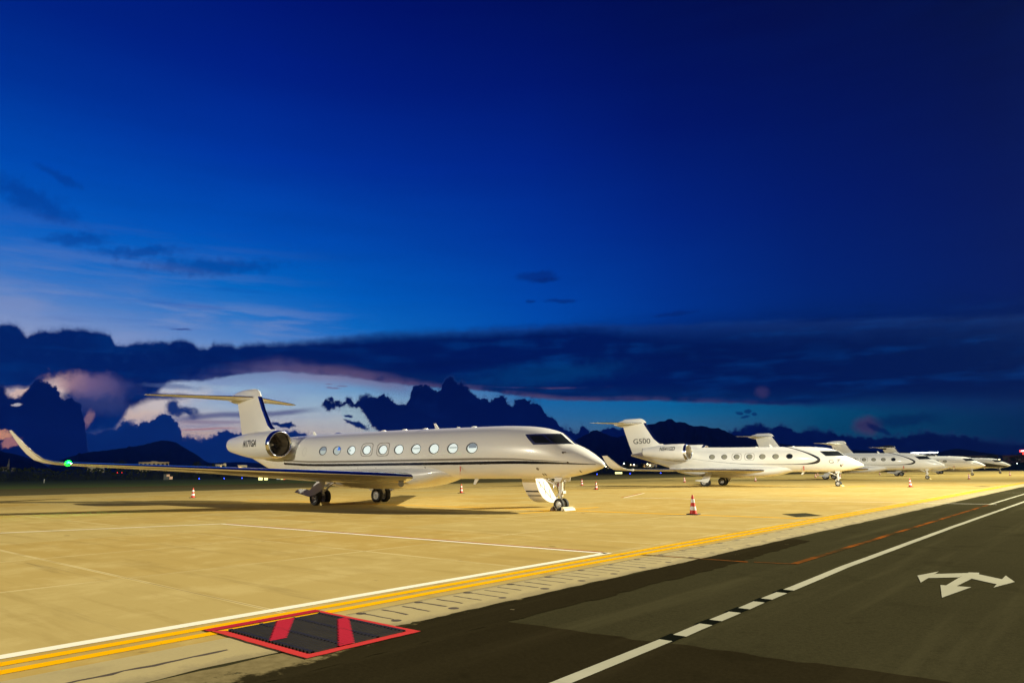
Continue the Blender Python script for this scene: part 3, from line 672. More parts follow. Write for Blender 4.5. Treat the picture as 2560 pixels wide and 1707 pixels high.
class Body:
    """fuselage skin: a = metres behind the nose tip, b = metres to the right of the centreline, z = height"""
    def __init__(s, E):
        s.E = E
        s.top = pchip([(0, 1.985), (.03, 2.05), (.09, 2.11), (.37, 2.30), (.8, 2.57), (1.27, 2.80), (1.6, 2.93), (1.9, 3.15), (2.2, 3.375), (2.72, 3.575), (3.3, 3.705), (4.2, 3.81), (5.5, 3.885), (8, 3.94), (11, 4.0), (13.5, 4.05), (E - 9, 4.12), (E - 5, 4.05), (E - 2, 3.86), (E, 3.60)])
        s.bot = pchip([(0, 1.955), (.03, 1.90), (.1, 1.845), (.55, 1.70), (1.37, 1.52), (2.2, 1.42), (3.3, 1.395), (E - 11, 1.40), (E - 8.4, 1.48), (E - 5.4, 1.88), (E - 3.2, 2.50), (E - 1.4, 3.02), (E, 3.40)])
        s.wid = pchip([(0, .012), (.03, .10), (.1, .19), (.37, .38), (.8, .57), (1.3, .745), (2.2, .985), (3.3, 1.165), (4.5, 1.27), (6.2, 1.32), (E - 9, 1.32), (E - 7, 1.22), (E - 4.5, .92), (E - 2, .5), (E, .10)])
    def half(s, a, z):
        t, b = s.top(a), s.bot(a); zc, h = (t + b) / 2, (t - b) / 2
        q = abs((z - zc) / h)
        return 0.0 if q >= 1 else s.wid(a) * (1 - q ** EXPN) ** (1 / EXPN)
    def at(s, a, z, off=0.0, side=1):
        """point on the skin, lifted off along its normal"""
        b = s.half(a, z); e = 0.01
        dbdz = (s.half(a, z + e) - s.half(a, z - e)) / (2 * e); dbda = (s.half(a + e, z) - s.half(a - e, z)) / (2 * e)
        dbdz = max(-6.0, min(6.0, dbdz)); dbda = max(-3.0, min(3.0, dbda))
        n = Vector((dbda, 1.0, -dbdz)).normalized()
        # local axes of the jet: x forward, y left
        return (-a + n.x * off, -side * (b + n.y * off), z + n.z * off)
    def mesh(s):
        st = [0, .012, .03, .06, .1, .16, .24, .34, .46, .6, .8, 1.0, 1.2, 1.4, 1.5, 1.6, 1.7, 1.8, 1.95, 2.1, 2.25, 2.4, 2.6, 2.8, 3.0, 3.3, 3.6, 4, 4.5, 5, 5.5, 6.2] + list(np.arange(7, s.E - 9, 1.2)) + list(np.linspace(s.E - 9, s.E, 26))
        rows = []
        for a in st:
            t, b = s.top(a), s.bot(a); zc, h, w = (t + b) / 2, (t - b) / 2, s.wid(a); r = []
            for k in range(72):
                q = 2 * PI * k / 72; cq, sq = math.cos(q), math.sin(q)
                r.append((-a, w * math.copysign(abs(cq) ** (2 / EXPN), cq), zc + h * math.copysign(abs(sq) ** (2 / EXPN), sq)))
            rows.append(r)
        g = Mesh(); g.grid(rows, 0, True, True)
        g.add(rows[0], [tuple(range(72))], 0, True); g.add(rows[-1], [tuple(range(72))], 0, True)
        return g
def skin_patch(B, lo, hi, a0, a1, off, side=1, na=40, nz=3, g=None, mi=0):
    """strip of skin between two height curves"""
    g = g or Mesh(); rows = []
    for i in range(na + 1):
        a = a0 + (a1 - a0) * i / na; zl, zh = lo(a), hi(a)
        rows.append([B.at(a, zl + (zh - zl) * j / nz, off, side) for j in range(nz + 1)])
    return g.grid(rows, mi)
def skin_disc(B, a, z, ra, rz, off, side=1, g=None, mi=0, n=28, pw=2.0):
    g = g or Mesh(); rows = []
    for r_ in (0.02, .5, .8, 1.0):
        row = []
        for k in range(n):
            q = 2 * PI * k / n; cq, sq = math.cos(q), math.sin(q)
            row.append(B.at(a + ra * r_ * math.copysign(abs(cq) ** (2 / pw), cq), z + rz * r_ * math.copysign(abs(sq) ** (2 / pw), sq), off, side))
        rows.append(row)
    g.grid(rows, mi, True, True); g.add(rows[0], [tuple(range(n))], mi, True)
    return g
def skin_ring(B, a, z, ra, rz, w, off, side=1, g=None, mi=0, n=40, pw=2.0, h=0.0):
    g = g or Mesh(); rows = []
    for r_, o_ in ((1.0, 0.0), (1.0, off), (1 - w, off), (1 - w, 0.0)):
        rows.append([B.at(a + ra * r_ * math.copysign(abs(math.cos(2 * PI * k / n)) ** (2 / pw), math.cos(2 * PI * k / n)), z + rz * (r_ if w * rz > .02 or r_ == 1 else 1 - w * ra / rz) * math.copysign(abs(math.sin(2 * PI * k / n)) ** (2 / pw), math.sin(2 * PI * k / n)), o_, side) for k in range(n)])
    return g.grid(rows, mi, True, True)
def foil(t, n=14):
    xs = [(1 - math.cos(PI * i / n)) / 2 for i in range(n + 1)]
    yt = lambda x: 5 * t * (0.2969 * math.sqrt(x) - 0.126 * x - 0.3516 * x**2 + 0.2843 * x**3 - 0.1036 * x**4)
    return [(x, yt(x)) for x in reversed(xs)] + [(x, -yt(x) * 0.85) for x in xs[1:-1]]
def foil_rows(secs, side, n=14, le=None, off=0.0):
    """secs: (b, a of leading edge, z, chord, thickness ratio, trailing edge droop, cant)"""
    rows = []
    n = max(n, 26)
    for b, a, z, ch, t, dr, cant in secs:
        row = []
        if le:
            pts = [(x, y) for x, y in foil(t, 40) if x <= le]
            up_ = [p for p in pts if p[1] > 0]; dn = [p for p in pts if p[1] <= 0]
            pts = sorted(up_, key=lambda p: -p[0]) + sorted(dn, key=lambda p: p[0])
            k = 9; idx = [0] + [round(i * (len(pts) - 1) / k) for i in range(1, k)] + [len(pts) - 1]; pts = [pts[i] for i in idx]
        else: pts = foil(t, n)
        for x, y in pts:
            y2 = y * ch; xx = x * ch
            if off:
                m_ = math.hypot(x - 0.05, y * 3) or 1
                xx += off * (x - 0.05) / m_ if x < .04 else 0; y2 += off * (1 if y > 0 else -1 if y < 0 else 0)
            row.append((-(a + xx), -side * (b - math.sin(cant) * y2), z + math.cos(cant) * y2 - dr * x))
        rows.append(row)
    return rows
def interp_secs(secs, m=4):
    out = []
    for s0, s1 in zip(secs[:-1], secs[1:]):
        for k in range(m): out.append(tuple(p + (q - p) * k / m for p, q in zip(s0, s1)))
    return out + [secs[-1]]
def wheel(r, w, y, mats_parent, loc, name='wheel', hubr=0.52):
    g = Mesh(); x, _, z = loc
    prof = [(-w / 2 * .55, r * .60), (-w / 2 * .92, r * .66), (-w / 2, r * .80), (-w / 2 * .86, r * .94), (-w / 2 * .5, r), (w / 2 * .5, r), (w / 2 * .86, r * .94), (w / 2, r * .80), (w / 2 * .92, r * .66), (w / 2 * .55, r * .60)]
    g.lathe((x, y, z), (0, 1, 0), prof, 36, 0)
    for sgn in (-1, 1):
        g.lathe((x, y, z), (0, sgn, 0), [(w * .30, r * .61), (w * .36, r * .58), (w * .20, r * .50), (w * .24, r * .20), (w * .38, r * .17), (w * .38, 0.001)], 28, 1)
        for k in range(10):
            q = 2 * PI * k / 10
            g.lathe((x + math.cos(q) * r * .36, y, z + math.sin(q) * r * .36), (0, sgn, 0), [(w * .21, r * .07), (w * .235, r * .06), (w * .235, .001)], 8, 2)
    return g.build(name, ['tyre', 'hub', 'dark_metal'], mats_parent)
def text_mesh(body, size, place, mat, parent, name, shear=0.0, weight=0.0, sx=1.0):
    cu = bpy.data.curves.new(name, 'FONT'); cu.body = body; cu.size = size; cu.shear = shear; cu.offset = weight; cu.align_x = 'CENTER'; cu.resolution_u = 6; cu.extrude = 0.0
    o = bpy.data.objects.new(name, cu); COL.objects.link(o)
    dg = bpy.context.evaluated_depsgraph_get(); me = bpy.data.meshes.new_from_object(o.evaluated_get(dg))
    bpy.data.objects.remove(o); bpy.data.curves.remove(cu)
    bm = bmesh.new(); bm.from_mesh(me)
    bmesh.ops.triangulate(bm, faces=bm.faces)
    bmesh.ops.subdivide_edges(bm, edges=[e for e in bm.edges if e.calc_length() > size * .2], cuts=2)
    bmesh.ops.triangulate(bm, faces=bm.faces)
    for v in bm.verts: v.co = place(v.co.x * sx, v.co.y)
    bm.to_mesh(me); bm.free()
    me.materials.clear(); me.materials.append(M[mat]); me.name = name
    k = bpy.data.objects.new(name, me); COL.objects.link(k); k.parent = parent
    return k

def make_jet(J):
    root = thing(J['name'], J['label'], 'private jet', (J['x'], J['y'], 0), 0, 'business jets parked side by side on the apron')
    E = J['E']; B = Body(E); near = J['near']
    fus = B.mesh().build('fuselage', 'white', root)
    # belly fairing under the wing
    sh = J['fair']; g = Mesh(); rows = []
    zb = pchip([(8.1, 1.46), (9.2, 1.345), (9.7, 1.21), (10.3, 1.08), (10.9, 1.0), (12.5, .88), (15, .86), (17.5, .92), (19.5, 1.10), (21.3, 1.45), (22.3, 1.75)])
    wf_ = pchip([(8.1, .55), (9, 1.0), (10, 1.28), (11, 1.46), (12.5, 1.58), (15, 1.64), (17.5, 1.58), (19.5, 1.40), (21.3, 1.0), (22.3, .5)])
    for a in list(np.linspace(8.1, 12.5, 20)) + list(np.linspace(13.1, 22.3, 18)):
        b0, w = zb(a), wf_(a); t0 = 2.12; zc, h = (t0 + b0) / 2, (t0 - b0) / 2
        rows.append([(-(a - sh), w * math.copysign(abs(math.cos(q)) ** (2 / 2.3), math.cos(q)), zc + h * math.copysign(abs(math.sin(q)) ** (2 / 2.3), math.sin(q))) for q in [2 * PI * k / 48 for k in range(48)]])
    g.grid(rows, 0, True, True); g.add(rows[0], [tuple(range(48))]); g.add(rows[-1], [tuple(range(48))])
    fair = g.build('belly_fairing', 'white', root)
    # wings with polished leading edges and winglets
    for side in (1, -1):
        ws = interp_secs(J['wing'], 4)
        g = Mesh(); g.grid(foil_rows(ws, side), 0, True, True, flip=side < 0); w = g.build('wing', 'white', root, sharp=50)
        les = [q for q in ws if q[0] >= 1.25]
        g = Mesh(); g.grid(foil_rows(les, side, le=J.get('le', .15), off=.010), 0, True); g.build('leading_edge', 'chrome', w, sharp=60)
        wl = interp_secs(J['winglet'], 3)
        rows = foil_rows(wl, side); g = Mesh(); g.grid(rows, 0, True, True, flip=side < 0); g.add(rows[-1], [tuple(range(len(rows[-1])))])
        g.build('winglet', 'white', w, sharp=50)
        g = Mesh(); g.grid(foil_rows(wl, side, le=.09, off=.007), 0, True); g.build('winglet_edge', 'steel', w, sharp=60)
        b, a, z = J['winglet'][0][:3]
        g = Mesh(); g.lathe((-(a + .02), -side * (b - .10), z), (1, 0, 0), [(-.16, .09), (-.03, .14), (.08, .12), (.19, .001)], 12)
        lamp = (side == 1 and J.get('green'))
        g.build('navigation_light', 'green_lamp' if lamp else 'lamp_glass', w)
    # fin with polished edge, bullet fairing and tailplane
    fs = J['fin']; g = Mesh(); rows = []
    for z, le, te in fs:
        ch = te - le; tt = J.get('fin_t', .36) / ch * (1 if z < 7.3 else max(.25, (7.9 - z) / .6))
        rows.append([(-(le + x * ch), y * ch, z) for x, y in [(p, q if k < 27 else q / .85) for k, (p, q) in enumerate(foil(tt, 26))]])
    g.grid(rows, 0, True, True); g.add(rows[-1], [tuple(range(len(rows[-1])))]); fin = g.build('tail_fin', 'white', root, sharp=60)
    rows = []
    for z, le, te in fs:
        if z < J.get('edge_lo', 4.6) or z > 7.2: continue
        ch = te - le; tt = J.get('fin_t', .36) / ch
        pts = [(x, y if k < 0 else y) for k, (x, y) in enumerate(foil(tt, 40)) if x <= .075]
        up_ = sorted([p for p in pts if p[1] > 0], key=lambda p: -p[0]); ww = [(x, y) for x, y in up_] + [(0, 0)] + [(x, -y) for x, y in reversed(up_)]
        rows.append([(-(le + x * ch) + .006, y * ch * 1.03 + math.copysign(.007, y), z) for x, y in ww])
    g = Mesh(); g.grid(rows, 0, True); g.build('fin_edge', 'chrome', fin, sharp=60)
    fa = J['fa']; g = Mesh(); rows = []
    for da, zl, zh, w in [(-.75, 7.12, 7.3, .03), (-.55, 6.98, 7.45, .10), (-.1, 6.93, 7.66, .18), (.6, 6.88, 7.735, .235), (1.4, 6.80, 7.73, .25), (2.1, 6.76, 7.66, .23), (2.8, 6.88, 7.53, .17), (3.3, 7.02, 7.37, .09), (3.62, 7.14, 7.24, .02)]:
        zc, h = (zl + zh) / 2, (zh - zl) / 2
        rows.append([(-(fa + da), w * math.cos(q), zc + h * math.sin(q)) for q in [2 * PI * k / 20 for k in range(20)]])
    g.grid(rows, 0, True, True); g.add(rows[0], [tuple(range(20))]); g.add(rows[-1], [tuple(range(20))])
    g.build('bullet_fairing', 'dark_cap' if J.get('dark_cap') else 'white', fin, sharp=70)
    for side in (1, -1):
        ss = interp_secs(J['stab'], 3)
        rows = foil_rows(ss, side, 10); g = Mesh(); g.grid(rows, 0, True, True, flip=side < 0); g.add(rows[-1], [tuple(range(len(rows[-1])))]); st = g.build('tailplane', 'white', root, sharp=50)
        g = Mesh(); g.grid(foil_rows(ss[1:], side, le=.07, off=.009), 0, True); g.build('tailplane_edge', 'chrome', st, sharp=60)
    # engines
    n0, nb, nz, nr = J['nac']
    for side in (1, -1):
        cb = -side * nb
        g = Mesh(); kk = J.get('nl', 1.0)
        outer = [(.10, .930), (.28, .962), (.6, .99), (1.2, 1.0), (2.0, 1.0), (2.8, .965), (3.6, .885), (4.4, .77), (5.1, .655), (5.75, .545)]
        rows = [[(-(n0 + da * kk), cb + nr * f * math.cos(q), nz + .022 * max(0, da - 1.5) ** 1.5 * .6 + nr * f * math.sin(q)) for q in [2 * PI * k / 48 for k in range(48)]] for da, f in outer]
        g.grid(rows, 0, True, True)
        nac = g.build('engine_nacelle', 'white', root, sharp=60)
        g = Mesh(); lip = [(.30, .968), (.12, .940), (.03, .905), (.0, .865), (.02, .825), (.10, .795), (.30, .78)]
        g.grid([[(-(n0 + da), cb + nr * f * math.cos(q), nz + nr * f * math.sin(q)) for q in [2 * PI * k / 48 for k in range(48)]] for da, f in lip], 0, True, True); g.build('intake_ring', 'chrome', nac, sharp=80)
        g = Mesh(); g.grid([[(-(n0 + da), cb + nr * f * math.cos(q), nz + nr * f * math.sin(q)) for q in [2 * PI * k / 40 for k in range(40)]] for da, f in [(.29, .779), (.6, .77), (1.0, .775), (1.5, .78)]], 0, True, True)
        g.add([(-(n0 + 1.5), cb + nr * .78 * math.cos(2 * PI * k / 40), nz + nr * .78 * math.sin(2 * PI * k / 40)) for k in range(40)], [tuple(range(40))], 1)
        g.build('intake_duct', ['duct', 'dark_metal'], nac)
        g = Mesh()
        for k in range(22):
            q = 2 * PI * k / 22; rows = []
            for rr, tw in ((.22, .05), (.45, .10), (.62, .13), (.75, .14)):
                r_ = rr * nr; t1 = q + tw / rr * .35; t2 = q + (tw + .075) / rr * .35 + .05
                rows.append([(-(n0 + 1.02), cb + r_ * math.cos(t1), nz + r_ * math.sin(t1)), (-(n0 + 1.16), cb + r_ * math.cos(t2), nz + r_ * math.sin(t2))])
            g.grid(rows, 0, True)
        g.build('fan', 'fan', nac)
        g = Mesh(); g.lathe((-(n0 + 1.12), cb, nz), (1, 0, 0), [(0, .25 * nr), (.12, .22 * nr), (.28, .13 * nr), (.38, .001)], 20); g.build('spinner', 'dark_metal', nac)
        g = Mesh(); zz = nz + .022 * (5.75 - 1.5) ** 1.5 * .6
        g.lathe((-(n0 + 5.70 * kk), cb, zz), (-1, 0, 0), [(0, .545 * nr), (.14, .50 * nr), (.02, .48 * nr), (-.3, .46 * nr)], 36); g.lathe((-(n0 + 5.4 * kk), cb, zz), (-1, 0, 0), [(0, .47 * nr), (.2, .3 * nr), (.62, .08 * nr), (.66, .001)], 24)
        g.build('exhaust', 'dark_metal', nac)
        # pylon
        g = Mesh(); pr = []
        for b, dz in ((.75, -.02), (nb - nr * .8, -.12)):
            pr.append([(-(n0 + .45 + x * 3.6), -side * b, nz - .18 + y * 2.6 + dz) for x, y in foil(.10, 10)])
        g.grid(pr, 0, True, True); py = g.build('pylon', 'white', root, sharp=50)
        g = Mesh(); g.grid([[(p[0] + .006, p[1], p[2]) for p in r_[8:13]] for r_ in pr], 0, True); g.build('pylon_edge', 'chrome', py)
    reg = J.get('reg')
    if reg:
        a_c, z_c = J['reg_at']
        def on_nacelle(x, y):
            da = (a_c - n0); dd = (a_c - x - n0) / J.get('nl', 1.0); kx = [p[0] for p in outer]; r_ = nr * float(np.interp(dd, kx, [p[1] for p in outer])); zz = float(np.interp(dd, kx, [nz + .022 * max(0, p[0] - 1.5) ** 1.5 * .6 for p in outer]))
            q = min(.95, max(-.95, (z_c + y - zz) / r_))
            return (-(a_c - x), -(nb + r_ * math.sqrt(1 - q * q) + .010), z_c + y)
        text_mesh(reg, J.get('reg_size', .50), on_nacelle, 'black_text', [o for o in root.children if o.name.startswith('engine_nacelle')][0], 'registration_lettering', .10, .016, J.get('reg_sx', .80))
    # cabin windows
    for side in (1, -1):
        for k, (a, z, kind) in enumerate(J['windows']):
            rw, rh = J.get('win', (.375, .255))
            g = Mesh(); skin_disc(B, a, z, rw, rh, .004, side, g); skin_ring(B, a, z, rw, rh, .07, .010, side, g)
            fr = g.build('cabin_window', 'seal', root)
            g = Mesh(); da = -.045  # pane off centre: dark crescent of seal disc stands in for recess shade
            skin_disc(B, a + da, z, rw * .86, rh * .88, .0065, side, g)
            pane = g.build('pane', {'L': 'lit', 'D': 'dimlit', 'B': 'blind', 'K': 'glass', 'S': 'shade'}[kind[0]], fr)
            if len(kind) > 1:
                g = Mesh(); rows = []
                for i in range(13):
                    x = -.82 + 1.64 * i / 12; hh = math.sqrt(1 - x * x) * .86
                    lo, hi = {'h': (-hh, min(hh, .05)), 't': (max(-hh, -.02), hh), 'l': (-hh, hh) if x > .2 else (0, 0), 'w': (max(-hh, .0), min(hh, .28)), 'c': (max(-hh, .1), hh) if x < -.1 else (0, 0)}[kind[1]]
                    if hi < lo: lo = hi = 0
                    rows.append([B.at(a + da + x * rw * .86, z + rh * (lo + (hi - lo) * j / 2), .009, side) for j in range(3)])
                g.grid(rows); g.build('blind', {'h': 'shade', 't': 'dimlit', 'l': 'shade', 'w': 'shade', 'c': 'blue_screen'}[kind[1]] if kind[0] != 'K' else 'blind', fr)
            if k in J.get('exits', ()):
                g = Mesh(); skin_ring(B, a, z + (.02 if near else 0), .52, .36, .075, .005, side, g, pw=4.2); g.build('exit_outline', 'line', fr)
    # windshield band and panes
    za, zz_ = 2.885, 3.375
    g = Mesh()
    def atop(z):
        lo, hi = 1.0, 4.0
        for _ in range(40):
            md = (lo + hi) / 2
            if B.top(md) < z: lo = md
            else: hi = md
        return hi
    def glaze(z0, z1, af, u0, u1, off, side, g, nz=8, nu=16):
        rows = []
        for j in range(nz + 1):
            z = z0 + (z1 - z0) * j / nz; a_s = atop(z) + .004; a_e = af(z); row = []
            for i in range(nu + 1):
                u_ = u0(z) + (u1(z) - u0(z)) * i / nu
                row.append(B.at(a_s + (a_e - a_s) * u_ ** 1.6, z, off, side))
            rows.append(row)
        g.grid(rows)
    aft = lambda z: 3.02 + (z - za) / (zz_ - za) * .60 - .16 * max(0, 1 - (z - za) / .1) ** 2 * -1 * 0
    g = Mesh()
    for side in (1, -1): glaze(za, zz_, aft, lambda z: 0.0, lambda z: 1.0, .005, side, g)
    wsf = g.build('windshield_frame', 'frame', root, sharp=60)
    for side in (1, -1):
        g = Mesh(); glaze(za + .07, zz_ - .07, lambda z: aft(z) - .17, lambda z: .66 - .10 * (zz_ - z) / .5, lambda z: 1.0, .010, side, g); g.build('side_pane', 'glass', wsf)
        g = Mesh(); glaze(za + .055, zz_ - .06, aft, lambda z: .03, lambda z: .56 - .10 * (zz_ - z) / .5, .010, side, g); g.build('front_pane', 'glass', wsf)
    # nose gear
    a = J['ng']; ng = Mesh()
    ng.tube((-a, 0, .62), (-a + .02, 0, 1.6), .095, .11, 14); ng.tube((-a, 0, .27), (-a, 0, .66), .045, .05, 12, 1); ng.tube((-a, -.22, .27), (-a, .22, .27), .04, n=10, mi=1)
    ng.tube((-a - .04, 0, 1.0), (-a - .95, .10, 1.45), .045, n=10); ng.tube((-a - .04, 0, .98), (-a - .95, -.10, 1.45), .045, n=10); ng.tube((-a - .3, -.12, 1.18), (-a - .3, .12, 1.18), .03, n=8)
    ng.tube((-a - .07, 0, .76), (-a - .27, 0, .58), .032, n=8); ng.tube((-a - .27, 0, .58), (-a - .05, 0, .36), .032, n=8)
    ng.lathe((-a, 0, .70), (0, 0, 1), [(0, .07), (0, .105), (.10, .105), (.14, .08)], 16); ng.lathe((-a, 0, .90), (0, 0, 1), [(0, .08), (.02, .11), (.13, .11), (.16, .08)], 16)
    ng.box(-a + .06, -a + .20, -.10, .10, .74, .86); ng.tube((-a + .1, -.16, .80), (-a + .1, .16, .80), .06, n=12)
    ng.tube((-a + .10, .07, .84), (-a + .16, .10, 1.15), .014, n=6, mi=2); ng.tube((-a + .16, .10, 1.15), (-a + .03, .05, 1.45), .014, n=6, mi=2); ng.tube((-a - .09, -.06, .75), (-a - .16, -.08, 1.1), .014, n=6, mi=2); ng.tube((-a - .16, -.08, 1.1), (-a - .04, -.05, 1.42), .014, n=6, mi=2)
    gear = ng.build('nose_gear', ['gear_white', 'steel', 'dark_metal'], root)
    for y in (-.165, .165): wheel(.268, .165, y, gear, (-a, y, .268))
    for sy in (-1, 1):
        g = Mesh(); g.prism([(-a + .34, sy * .28, 1.44), (-a - .10, sy * .28, 1.44), (-a - .10, sy * .33, 1.24), (-a + .26, sy * .33, 1.27)], (0, sy * .025, 0)); g.build('gear_door', 'gear_white', gear)
    if near:
        g = Mesh(); g.box(-a - .14, -a - .11, -.05, .0, .98, 1.24); g.build('warning_flag', 'red', gear)
    # main gear
    a = J['mg']; tr = J['track']
    for side in (1, -1):
        y = -side * tr; mg = Mesh(); zt = J.get('zt', 1.5)
        mg.tube((-a + .05, y, .55), (-a + .12, y, zt), .10, .12, 14); mg.tube((-a - .30, y, .46), (-a + .10, y, .62), .09, .11, 12); mg.tube((-a, y - .45, .43), (-a, y + .45, .43), .055, n=10, mi=1)
        mg.tube((-a + .02, y, .5), (-a, y, .43), .10, .08, 12); mg.tube((-a + .12, y, .62), (-a + .70, y + side * .55, zt - .12), .05, n=10); mg.tube((-a + .10, y, .95), (-a + .05, y + side * .9, zt - .15), .05, n=10)
        mg.lathe((-a + .24, y, .62), (1, 0, 0), [(0, .09), (.06, .09), (.06, .045), (.02, .04)], 14); mg.box(-a + .17, -a + .27, y - .07, y + .07, .60, .92)
        gear = mg.build('main_gear', ['gear_white', 'steel'], root)
        for yy in (y - .30, y + .30): wheel(.43, .30, yy, gear, (-a, yy, .43))
        yo = y - side * .52; A_ = lambda da, z: (-(a + da), yo, z)
        poly = [A_(-.55, zt - .12), A_(-.15, 1.31), A_(-.9, 1.27)]
        poly = [A_(-.40, zt - .18), A_(-1.15, zt - .22), A_(-1.02, 1.02), A_(-.72, .78), A_(-.12, .56), A_(.36, .47), A_(1.80, .70), A_(1.66, .80), A_(1.30, .89), A_(.62, .88), A_(.30, .83)]
        if J.get('door_alt'): poly = [A_(-.35, zt - .15), A_(-1.0, zt - .2), A_(-.62, .55), A_(-.45, .38), A_(.95, .58), A_(.80, .68), A_(.2, .70)]
        g = Mesh(); g.prism(poly, (0, side * .035, 0)); g.build('gear_door', 'gear_white', gear)
    # aerials on the roof and belly
    for a, h, k in J['aerials']:
        z = B.top(a) if h > 0 else B.bot(a)
        g = Mesh(); zt = z + h; sw = abs(h) * .55
        if k == 'blade': g.prism([(-a + .17, -.014, z - .02 * (1 if h > 0 else -1)), (-a - .12, -.014, z - .02 * (1 if h > 0 else -1)), (-a - sw - .10, -.010, zt), (-a - sw + .04, -.010, zt)], (0, .026, 0))
        else: g.lathe((-a, 0, z - .02), (0, 0, 1), [(0, .16), (.04, .15), (.07, .09), (.08, .001)], 18)
        g.build('aerial', 'white', root)
    # small skin details
    if near:
        for side in (1, -1):
            g = Mesh(); skin_ring(B, 20.7, 3.05, .20, .26, .06, .004, side, g); g.build('access_panel', 'line' if False else 'steel', root)
            for a, z, ra, rz, mt_ in J['marks']:
                g = Mesh(); skin_disc(B, a, z, ra, rz, .006, side, g, n=16); g.build('skin_fitting', mt_, root)
            for a, z in ((1.62, 2.49),):
                p = Vector(B.at(a, z, 0, side)); q = Vector(B.at(a, z, .09, side))
                g = Mesh(); g.tube(p, q, .022, n=8); g.tube(q, q + Vector((.20, 0, .012)), .02, .012, n=8); g.build('pitot_probe', 'dark_metal', root)
            g = Mesh(); p = Vector(B.at(7.52, 2.02, .03, side)); g.prism([p, p + Vector((.05, 0, 0)), p + Vector((.06, 0, -.24)), p + Vector((.01, 0, -.24))], (0, side * .01, 0)); g.tube(p + Vector((.02, 0, -.24)), p + Vector((.02, 0, -.4)), .008, n=6); g.build('warning_flag', 'red', root)
    else:
        for side in (1, -1):
            g = Mesh(); p = Vector(B.at(5.2, 1.98, .03, side)); g.prism([p, p + Vector((.08, 0, 0)), p + Vector((.08, 0, -.42)), p + Vector((0, 0, -.42))], (0, side * .01, 0)); g.build('warning_flag', 'red', root)
    return root, B

M['lamp_glass'] = pmat('lamp_glass', (0.5, 0.5, 0.48), 0.1)
M['green_lamp'] = pmat('green_lamp', (0.01, 0.5, 0.05), 0.2, emit=(0.0, 1.0, 0.02, 1), estr=4)
M['dark_cap'] = pmat('dark_fin_cap', (0.02, 0.018, 0.014), 0.25, coat=.4)
JETS = {}
# ---- jet nearest the camera
D1 = dict(name='business_jet', label='large white jet nearest the camera, lettered N171GA, airstair open, green wingtip light', x=-16.67, y=25.45, E=30.9, near=True, fair=0.0, green=True,
  wing=[(.6, 10.0, 1.46, 7.4, .105, .12, 0), (1.6, 10.83, 1.53, 6.1, .108, .20, 0), (3.0, 11.93, 1.62, 5.1, .105, .30, 0), (5.5, 13.9, 1.78, 4.25, .10, .22, 0), (8.0, 15.88, 1.94, 3.5, .095, .11, 0), (11.0, 18.23, 2.13, 2.6, .09, .05, 0), (13.4, 20.1, 2.28, 1.92, .09, .03, 0), (14.05, 20.6, 2.33, 1.74, .09, .02, .05)],
  winglet=[(14.05, 20.6, 2.33, 1.74, .09, .02, .05), (14.4, 20.93, 2.38, 1.66, .085, .01, .22), (14.75, 21.3, 2.52, 1.52, .08, 0, .55), (15.03, 21.68, 2.80, 1.32, .08, 0, .88), (15.28, 22.1, 3.15, 1.1, .08, 0, 1.0), (15.5, 22.6, 3.55, .82, .08, 0, 1.03), (15.69, 23.18, 3.93, .48, .08, 0, 1.03)],
  fin=[(3.7, 24.6, 30.3), (4.05, 25.2, 30.45), (4.35, 25.75, 30.6), (4.72, 26.3, 30.78), (5.02, 26.8, 30.9), (5.55, 27.24, 31.05), (6.12, 27.7, 31.28), (6.64, 28.02, 31.5), (7.1, 28.34, 31.6), (7.45, 28.56, 31.6), (7.62, 28.85, 31.5), (7.70, 29.2, 31.2)], fa=29.37,
  stab=[(.05, 28.9, 7.08, 3.3, .085, .02, 0), (.6, 29.3, 7.09, 3.0, .08, .02, 0), (2.5, 30.65, 7.13, 2.1, .08, .01, 0), (4.8, 32.2, 7.17, 1.25, .08, 0, 0), (5.5, 32.8, 7.185, .95, .07, 0, 0), (5.77, 33.15, 7.19, .45, .06, 0, 0)],
  nac=(21.9, 2.2, 3.53, .875), reg='N171GA', reg_at=(24.05, 3.43), reg_size=.56, reg_sx=.78,
  windows=[(18.78, 3.05, 'Dh'), (17.38, 3.02, 'Sc'), (16.02, 3.0, 'Ll'), (14.63, 2.98, 'L'), (13.24, 2.955, 'L'), (11.93, 2.93, 'L'), (10.58, 2.91, 'Lw'), (9.24, 2.89, 'L'), (7.91, 2.87, 'Lw'), (6.6, 2.85, 'Ld' if False else 'Lt')], exits=(3, 4),
  ng=2.35, mg=17.6, track=2.15, aerials=[(10.4, .29, 'blade'), (7.7, .05, 'dome'), (13.0, .05, 'dome'), (8.79, .06, 'blade'), (11.3, .05, 'dome'), (21.6, .22, 'blade'), (14.8, .06, 'dome'), (7.5, -.27, 'blade'), (9.3, -.10, 'blade')],
  marks=[(2.93, 1.83, .07, .06, 'line'), (2.82, 1.58, .026, .06, 'seal'), (2.70, 1.58, .026, .06, 'seal'), (.97, 1.70, .022, .05, 'seal'), (10.05, 1.98, .035, .035, 'seal'), (1.38, 2.075, .045, .045, 'brown'), (14.0, 1.98, .05, .022, 'seal'), (15.6, 1.98, .05, .022, 'seal')])
j1, B1 = make_jet(D1)
navy_z = pchip([(.2, 1.985), (1.4, 2.045), (2.6, 2.10), (4.3, 2.145), (7.3, 2.155), (11.5, 2.18), (15.8, 2.205), (19.7, 2.25), (23, 2.39)])
